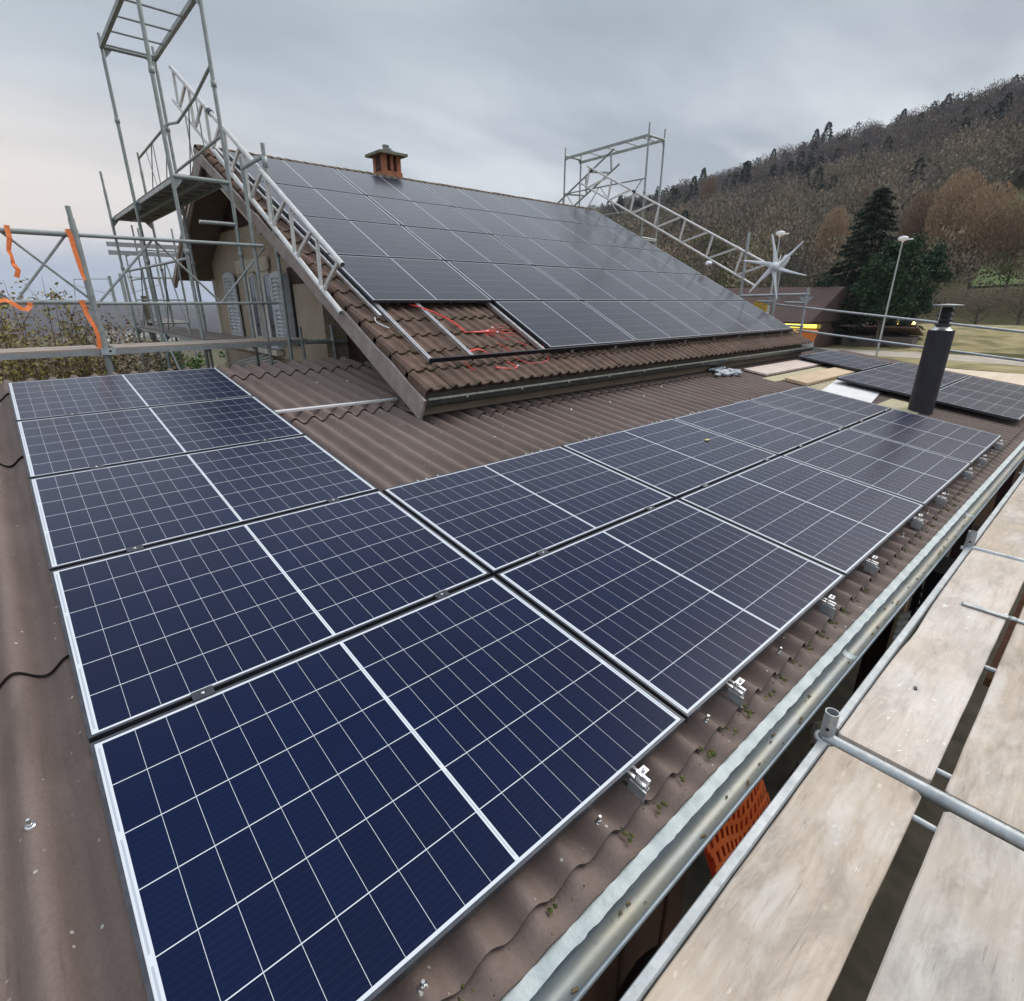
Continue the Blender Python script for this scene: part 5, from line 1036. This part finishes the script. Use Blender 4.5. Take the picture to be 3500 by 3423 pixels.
# guard rails down the far side of the low roof
fr = empty('edge_guard_rail', (12.8, 4.1, -3), 'scaffold guard rail running down the far side of the low roof, two long tubes', 'guard rail')
part_tube('post', (12.8, 5.56, -3), (12.8, 5.56, 2.92), fr, M_GALV, r=.030); part_tube('post', (12.8, 4.10, -3), (12.8, 4.11, 1.76), fr, M_GALV, r=.026); part_tube('post', (12.86, 4.78, -3), (12.86, 4.78, 1.78), fr, M_GALV, r=.024)
part_tube('transom', (12.8, 5.60, 1.60), (12.8, 4.07, 1.63), fr, M_GALV, r=.028)
part_tube('long_rail', (12.8, 4.98, 1.45), (12.8, -2.5, .725), fr, M_GALV, r=.021); part_tube('long_rail', (12.8, 4.20, .91), (12.8, -2.5, .29), fr, M_GALV, r=.021)
for y, z in ((4.35, 1.44), (4.95, 1.46), (4.28, .97), (4.4, .78)): MB().tube((12.78, y - .22, z + .02), (12.78, y + .18, z + .03), .022, 10).build('coupler', M_GALV, fr)
for y in (4.78, 4.12): MB().add([(12.78, y - .14, 1.58), (12.78, y + .14, 1.58), (12.78, y, 1.40), (12.80, y - .14, 1.58), (12.80, y + .14, 1.58), (12.80, y, 1.40)], [(0, 1, 2), (3, 5, 4), (0, 3, 4, 1), (1, 4, 5, 2), (2, 5, 3, 0)]).build('gusset', M_GALV, fr)
# wind turbine
wt = empty('wind_turbine', (12.6, 4.76, -3), 'small white six-bladed wind turbine at the far house corner', 'wind turbine'); hub = V(12.55, 4.76, 2.17)
part_tube('mast', (12.66, 4.70, -3), (12.66, 4.70, 2.12), wt, M_GALV, r=.028)
AXW = nrm(V(-.93, -.30, .10)); ea = nrm(np.cross(AXW, (0, 0, 1))); eb = np.cross(ea, AXW)
MB().lathe(hub, [(.10, .0), (.10, .05), (.075, .10), (.03, .14), (0, .15)], 20, AXW).build('hub', M_WHITE, wt)
MB().lathe(hub - AXW * .34, [(0, 0), (.05, .01), (.075, .06), (.085, .18), (.07, .34)], 18, AXW).build('nacelle', M_WHITE, wt)
m = MB(); c = hub - AXW * .42; m.obox(c + V(0, 0, .13), AXW * .035, np.cross(AXW, (0, 0, 1)) * .006, (.04, -.02, .17)); m.lathe(c + V(0, -.04, -.02), [(0, 0), (.06, .02), (.07, .2), (.06, .32), (0, .36)], 14, nrm(V(.1, -.45, 1))); m.build('tail_fin', M_WHITE, wt)
bl_pts = [(4.91, 2.79), (4.28, 2.63), (4.13, 1.97), (4.65, 1.46), (5.24, 1.67), (5.40, 2.30)]
for y_, z_ in bl_pts:
    tip = V(12.6, y_, z_); d = tip - hub; d = d - AXW * (d @ AXW); ln = .66; d = nrm(d); sd_ = np.cross(d, AXW); rows = []
    for t in np.linspace(.07, 1, 12):
        ch_ = .010 + .052 * (1 - t) ** 1.7 + (.006 if t < .96 else 0); tw = .5 * (1 - t); cv = sd_ * (-.05 * t * t + .018); c_ = hub + AXW * .045 + d * ln * t + cv
        s_ = sd_ * math.cos(tw) + AXW * math.sin(tw); n2_ = np.cross(d, s_); rows.append([c_ - s_ * ch_, c_ - s_ * ch_ * .2 + n2_ * .008, c_ + s_ * ch_, c_ - s_ * ch_ * .2 - n2_ * .008, c_ - s_ * ch_])
    MB().grid(np.array(rows)).build('blade', M_WHITE, wt)
tag(MB().blob((12.2, 6.1, 2.28), (.12, .09, .06), 2).build('cowl_tip', M_WHITE), 'small white vent cap just above the far roof verge', 'vent cap')
m = MB().box((13.2, 5.1, 1.15), (13.24, 5.42, 1.48)); tag(m.build('safety_glove', simple('yellow_cloth', (.60, .40, .08), None, 6, .8)), 'yellow cloth hanging from the scaffold behind the turbine', 'cloth')

# ================================================================== NEAR SCAFFOLD DECK
DZ = -.12
sw = empty('foreground_scaffold', (2.2, -.4, -3), 'galvanised scaffold frame carrying the planks in the foreground', 'scaffold')
for x in (-.45, 2.205, 4.86, 7.52):
    part_tube('transom', (x, -.345, DZ - .012), (x, -1.75, DZ - .012), sw, M_GALV, r=.0265)
    part_tube('pole', (x + .005, -.352, -3), (x + .005, -.352, DZ - .02), sw, M_GALV)
    MB().tube((x + .005, -.352, DZ - .06), (x + .005, -.352, DZ + .115), .026, 20, hollow=True).build('spigot', M_GALV, sw)
    MB().lathe((x - .0205, -.3555, DZ + .045), [(0, 0), (.007, 0), (.007, .002), (0, .002)], 10, (-1, -.1, 0)).build('pin_hole', M_DARK, sw)
    MB().lathe((x + .005, -.352, DZ - .03), [(.030, 0), (.042, .004), (.042, .018), (.030, .02)], 16).build('collar', M_GALV, sw)
def side_rail(x0, x1, y, label, i):
    n = 40; m = MB(); g = np.random.default_rng(30 + i); xs = np.linspace(x0, x1, n)
    for a, b in zip(xs[:-1], xs[1:]): m.box((a, y, DZ - .055), (b, y + .030, DZ + .008))
    o = MB().sweep([(0, 0, DZ - .055), (0, .034, DZ - .055), (0, .034, DZ + .002), (0, .030, DZ + .008), (0, .004, DZ + .008), (0, 0, DZ + .002)], (x0, y, 0), (x1, y, 0), True).build('edge_rail', M_GALV, sw)
for i, (a, b) in enumerate(((-.42, 2.15), (2.27, 4.82), (4.92, 7.48), (7.58, 10.1))): side_rail(a, b, -.374, '', i)
def near_plank(x0, x1, y0, y1, mt, label, notch=None):
    e = empty('scaffold_plank', ((x0 + x1) / 2, (y0 + y1) / 2, DZ), label, 'plank', 'planks of the foreground scaffold'); n = 26; g = np.random.default_rng(int(abs(x0 * 100 + y0 * 1000)) + 3)
    xs = np.concatenate([[x0, x0 + .012], np.linspace(x0 + .04, x1 - .04, n - 4), [x1 - .012, x1]]); top = []; w1 = g.normal(size=n) * .0006; w2 = g.normal(size=n) * .0006; c = .012
    R1 = [(0, 0), (0, 0)]
    def edge(i, s):
        x = xs[i]; y = (y1 if s > 0 else y0) + (w1[i] if s > 0 else w2[i])
        if notch and s > 0:
            a, b, dpt = notch; y -= dpt * math.exp(-((x - a) / b) ** 2)
        if i in (0, n - 1): y -= s * .010
        return x, y
    rows = []
    for i in range(n):
        xa, ya = edge(i, -1); xb, yb = edge(i, 1); z = DZ + .0015 * math.sin(xa * 3 + y0 * 9)
        rows.append([(xa, ya, z - .04), (xa, ya, z - .004), (xa, ya + .005, z), (xa, (ya + yb) / 2, z + .0006), (xb, yb - .005, z), (xb, yb, z - .004), (xb, yb, z - .04), (xa, ya, z - .04)])
    P = np.array(rows); m = MB().grid(P, 0, False)
    for k in (0, n - 1): m.add(P[k][:7], [tuple(range(7)) if k else tuple(range(7))[::-1]])
    o = m.build('board', mt, e); return e
near_plank(-.55, 2.165, -.685, -.379, M_PLK[2], 'tan plank at the bottom of the picture, next to the galvanised edge rail')
near_plank(-.60, 2.150, -1.09, -.752, M_PLK[1], 'grey weathered plank in the bottom right corner with rounded end')
near_plank(2.255, 4.825, -.690, -.379, M_PLK[0], 'paint-spattered pale plank between the two pipe stubs', (3.0 + .35, .28, .012))
near_plank(2.240, 4.90, -1.06, -.735, M_PLK[2], 'pale tan plank on the right edge beyond the cross tube')
near_plank(4.90, 7.50, -.690, -.379, M_PLK[2], 'plank beyond the second pipe stub, upper right')
near_plank(4.92, 7.50, -1.06, -.735, M_PLK[0], 'plank at the right edge beyond the second pipe stub')
near_plank(7.57, 10.1, -.690, -.379, M_PLK[1], 'farthest plank of the foreground scaffold, narrowing into the corner')
near_plank(2.24, 4.9, -1.43, -1.105, M_PLK[1], 'third plank outward from the roof, at the right picture edge')
near_plank(-.60, 2.15, -1.47, -1.14, M_PLK[0], 'outermost plank in the bottom right corner region')
for i, (x, y0, y1) in enumerate([(2.06, -.77, -.68), (1.15, -.77, -.68), (2.36, -.74, -.685), (3.28, -.74, -.685), (.3, -.77, -.68)]): part_tube('cross_rod', (x, y0, DZ - .026), (x, y1, DZ - .026), sw, M_GALV, r=.013)
m = MB().bar((3.86, -.50, DZ + .009), (3.86, -.90, DZ + .010), .032, .008); m.lathe((3.86, -.505, DZ + .005), [(0, .008), (.016, .008), (.016, 0)], 12); m.lathe((3.855, -.715, DZ + .012), [(.020, 0), (.019, .006), (0, .008)], 14)
tag(m.build('locking_bar', M_GALV), 'flat grey metal locking bar lying across the gap between the planks', 'metal bar')
tag(MB().box((3.6, -.755, -.42), (5.6, -.70, -.37)).build('rusty_bar', M_RUST), 'rusty brown bar visible through the gap between the planks', 'bar')
tag(MB().obox((2.80, -.515, DZ + .006), (.010, .003, 0), (-.001, .005, 0), (0, 0, .004)).build('plug', M_BLACK), 'tiny black plastic plug lying on the spattered plank', 'plug')

# ================================================================== SEEN THROUGH THE GAPS
def mesh_net():
    e = empty('barrier_mesh', (1.92, -.24, -1.2), 'bright orange plastic barrier mesh bulging below the gutter', 'barrier mesh')
    def pt(u, v_, o=0): return V(1.70 + .46 * u, -.36 + .235 * v_ - .035 * math.sin(math.pi * u) + .012 * math.sin(v_ * 9 + u * 5), -1.02 + .70 * v_ + .02 * math.sin(u * 11) + o)
    def strip(m, u0, u1, v0, v1, k=5):
        P = np.array([[pt(u, v_) for u in np.linspace(u0, u1, k)] for v_ in (v0, v1)]); m.grid(P); m.grid(P[::-1] + V(0, .003, -.002))
    m = MB(); nr, nc = 11, 15
    for r_ in range(nr + 1): strip(m, 0, 1, r_ / nr - .017, r_ / nr + .017, 16)
    for r_ in range(nr):
        for c_ in range(nc + 1): u = c_ / nc + (.5 / nc if r_ % 2 else 0); strip(m, u - .018, u + .018, r_ / nr + .015, (r_ + 1) / nr - .015, 2)
    m.build('netting', M_MESH, e)
    m = MB(); P = np.array([[pt(u, v_, -.03) + V(0, .03, 0) for u in np.linspace(.02, .98, 12)] for v_ in np.linspace(0, 1, 12)]); m.grid(P); m.build('inner_layer', simple('orange_inner_layer', (.75, .075, .015), None, 5, .6), e)
mesh_net()
tag(MB().tube((1.62, -.25, -2.2), (1.60, -.25, -.5), .014, 10).build('wooden_stake', M_FORM), 'thin orange-brown stake beside the orange mesh', 'stake')
m = MB().lathe((1.22, -.44, -3), [(0, 2.50), (.17, 2.48), (.25, 2.42), (.28, 2.30), (.28, 0)], 36); tag(m.build('rain_barrel', simple('black_plastic', (.010, .010, .011), None, 3, .45)), 'round black barrel below the gutter, seen through the gap', 'barrel')
def corr_stack(x, y, label, w_, z0, z1, rot):
    e = empty('metal_sheet', (x, y, z0), label, 'metal sheet', 'corrugated sheets leaning under the eave'); zs = np.arange(z0, z1, .012); off = .012 * (np.abs(((zs / .055) % 1) * 2 - 1)); a = V(math.cos(rot), math.sin(rot), 0); b = V(-math.sin(rot), math.cos(rot), 0)
    P = np.array([[V(x, y, z) + b * o_ for z, o_ in zip(zs, off)], [V(x, y, z) + b * o_ + a * w_ for z, o_ in zip(zs, off)]]); m = MB().grid(P); Q = P + b * .002; m.grid(Q[::-1]); m.build('sheet', M_GALV, e)
corr_stack(4.10, -.20, 'galvanised corrugated sheet with zigzag edge under the eave, nearer one', .10, -1.6, -.42, R(-25))
corr_stack(4.42, -.24, 'broad corrugated sheet with rust patch under the eave, farther one', .55, -1.8, -.36, R(12))
tag(MB().box((4.26, -.19, -2.4), (4.31, -.15, -.40)).build('batten', M_FORM), 'pale batten standing between the two corrugated sheets', 'batten')
m = MB()
for i in range(9): m.blob((2.72 + random.gauss(0, .05), -.20 + random.gauss(0, .02), -.55 - i * .08), (.07, .04, .05), i)
tag(m.build('rope_coil', simple('grey_rope', (.12, .11, .09), (.26, .24, .20), 30, .95, 0, .6)), 'grey bundle of old rope hanging under the gutter', 'rope')
tag(MB().box((5.3, -.30, -2.6), (5.7, -.12, -.55)).build('dark_crate', M_DARK), 'dark upright case below the eave farther along', 'case')
# low outbuilding roof and pile at the foot of the gable
m = MB()
for i in range(9): m.sweep([(0, 0, 0), (0, .09, .015), (0, .18, 0)], (2.85 - .0, 8.1 + i * .19, .30 + i * .02), (3.5, 8.1 + i * .19, .42 + i * .02))
tag(m.build('sheet_roof', simple('pale_green_sheet', (.36, .42, .40), (.5, .55, .54), 8, .6), None), 'small pale ribbed sheet lying at the foot of the stucco gable', 'sheet')
m = MB(); g = np.random.default_rng(17)
for i in range(46): m.obox(V(3.0 + g.random() * .8, 13.3 + g.random() * 1.2, -.8 + .035 * (i % 23)), (.18, g.normal() * .03, 0), (0, .20, 0), (0, .01, .010))
tag(m.build('tile_pile', simple('pile_of_tiles', (.16, .11, .10), (.38, .33, .30), 5, .9)), 'pile of old roof tiles beyond the stucco corner', 'tile pile')
tag(MB().box((2.4, 12.95, -3), (4.2, 14.8, -.82)).build('pile_stand', M_BLOCKS), 'grey block stand carrying the pile of old tiles', 'stand')
# ================================================================== HAZE
HAZE = .00017
if HAZE:
    q = mat('haze'); t = q.node_tree; t.nodes.clear(); o_ = t.nodes.new('ShaderNodeOutputMaterial'); v_ = t.nodes.new('ShaderNodeVolumePrincipled')
    v_.inputs['Color'].default_value = (.80, .87, 1, 1); v_.inputs['Density'].default_value = HAZE; t.links.new(v_.outputs[0], o_.inputs['Volume'])
    o = MB().box((-3700, -3700, -110), (3700, 3700, 420)).build('haze', q); tag(o, kind='stuff')
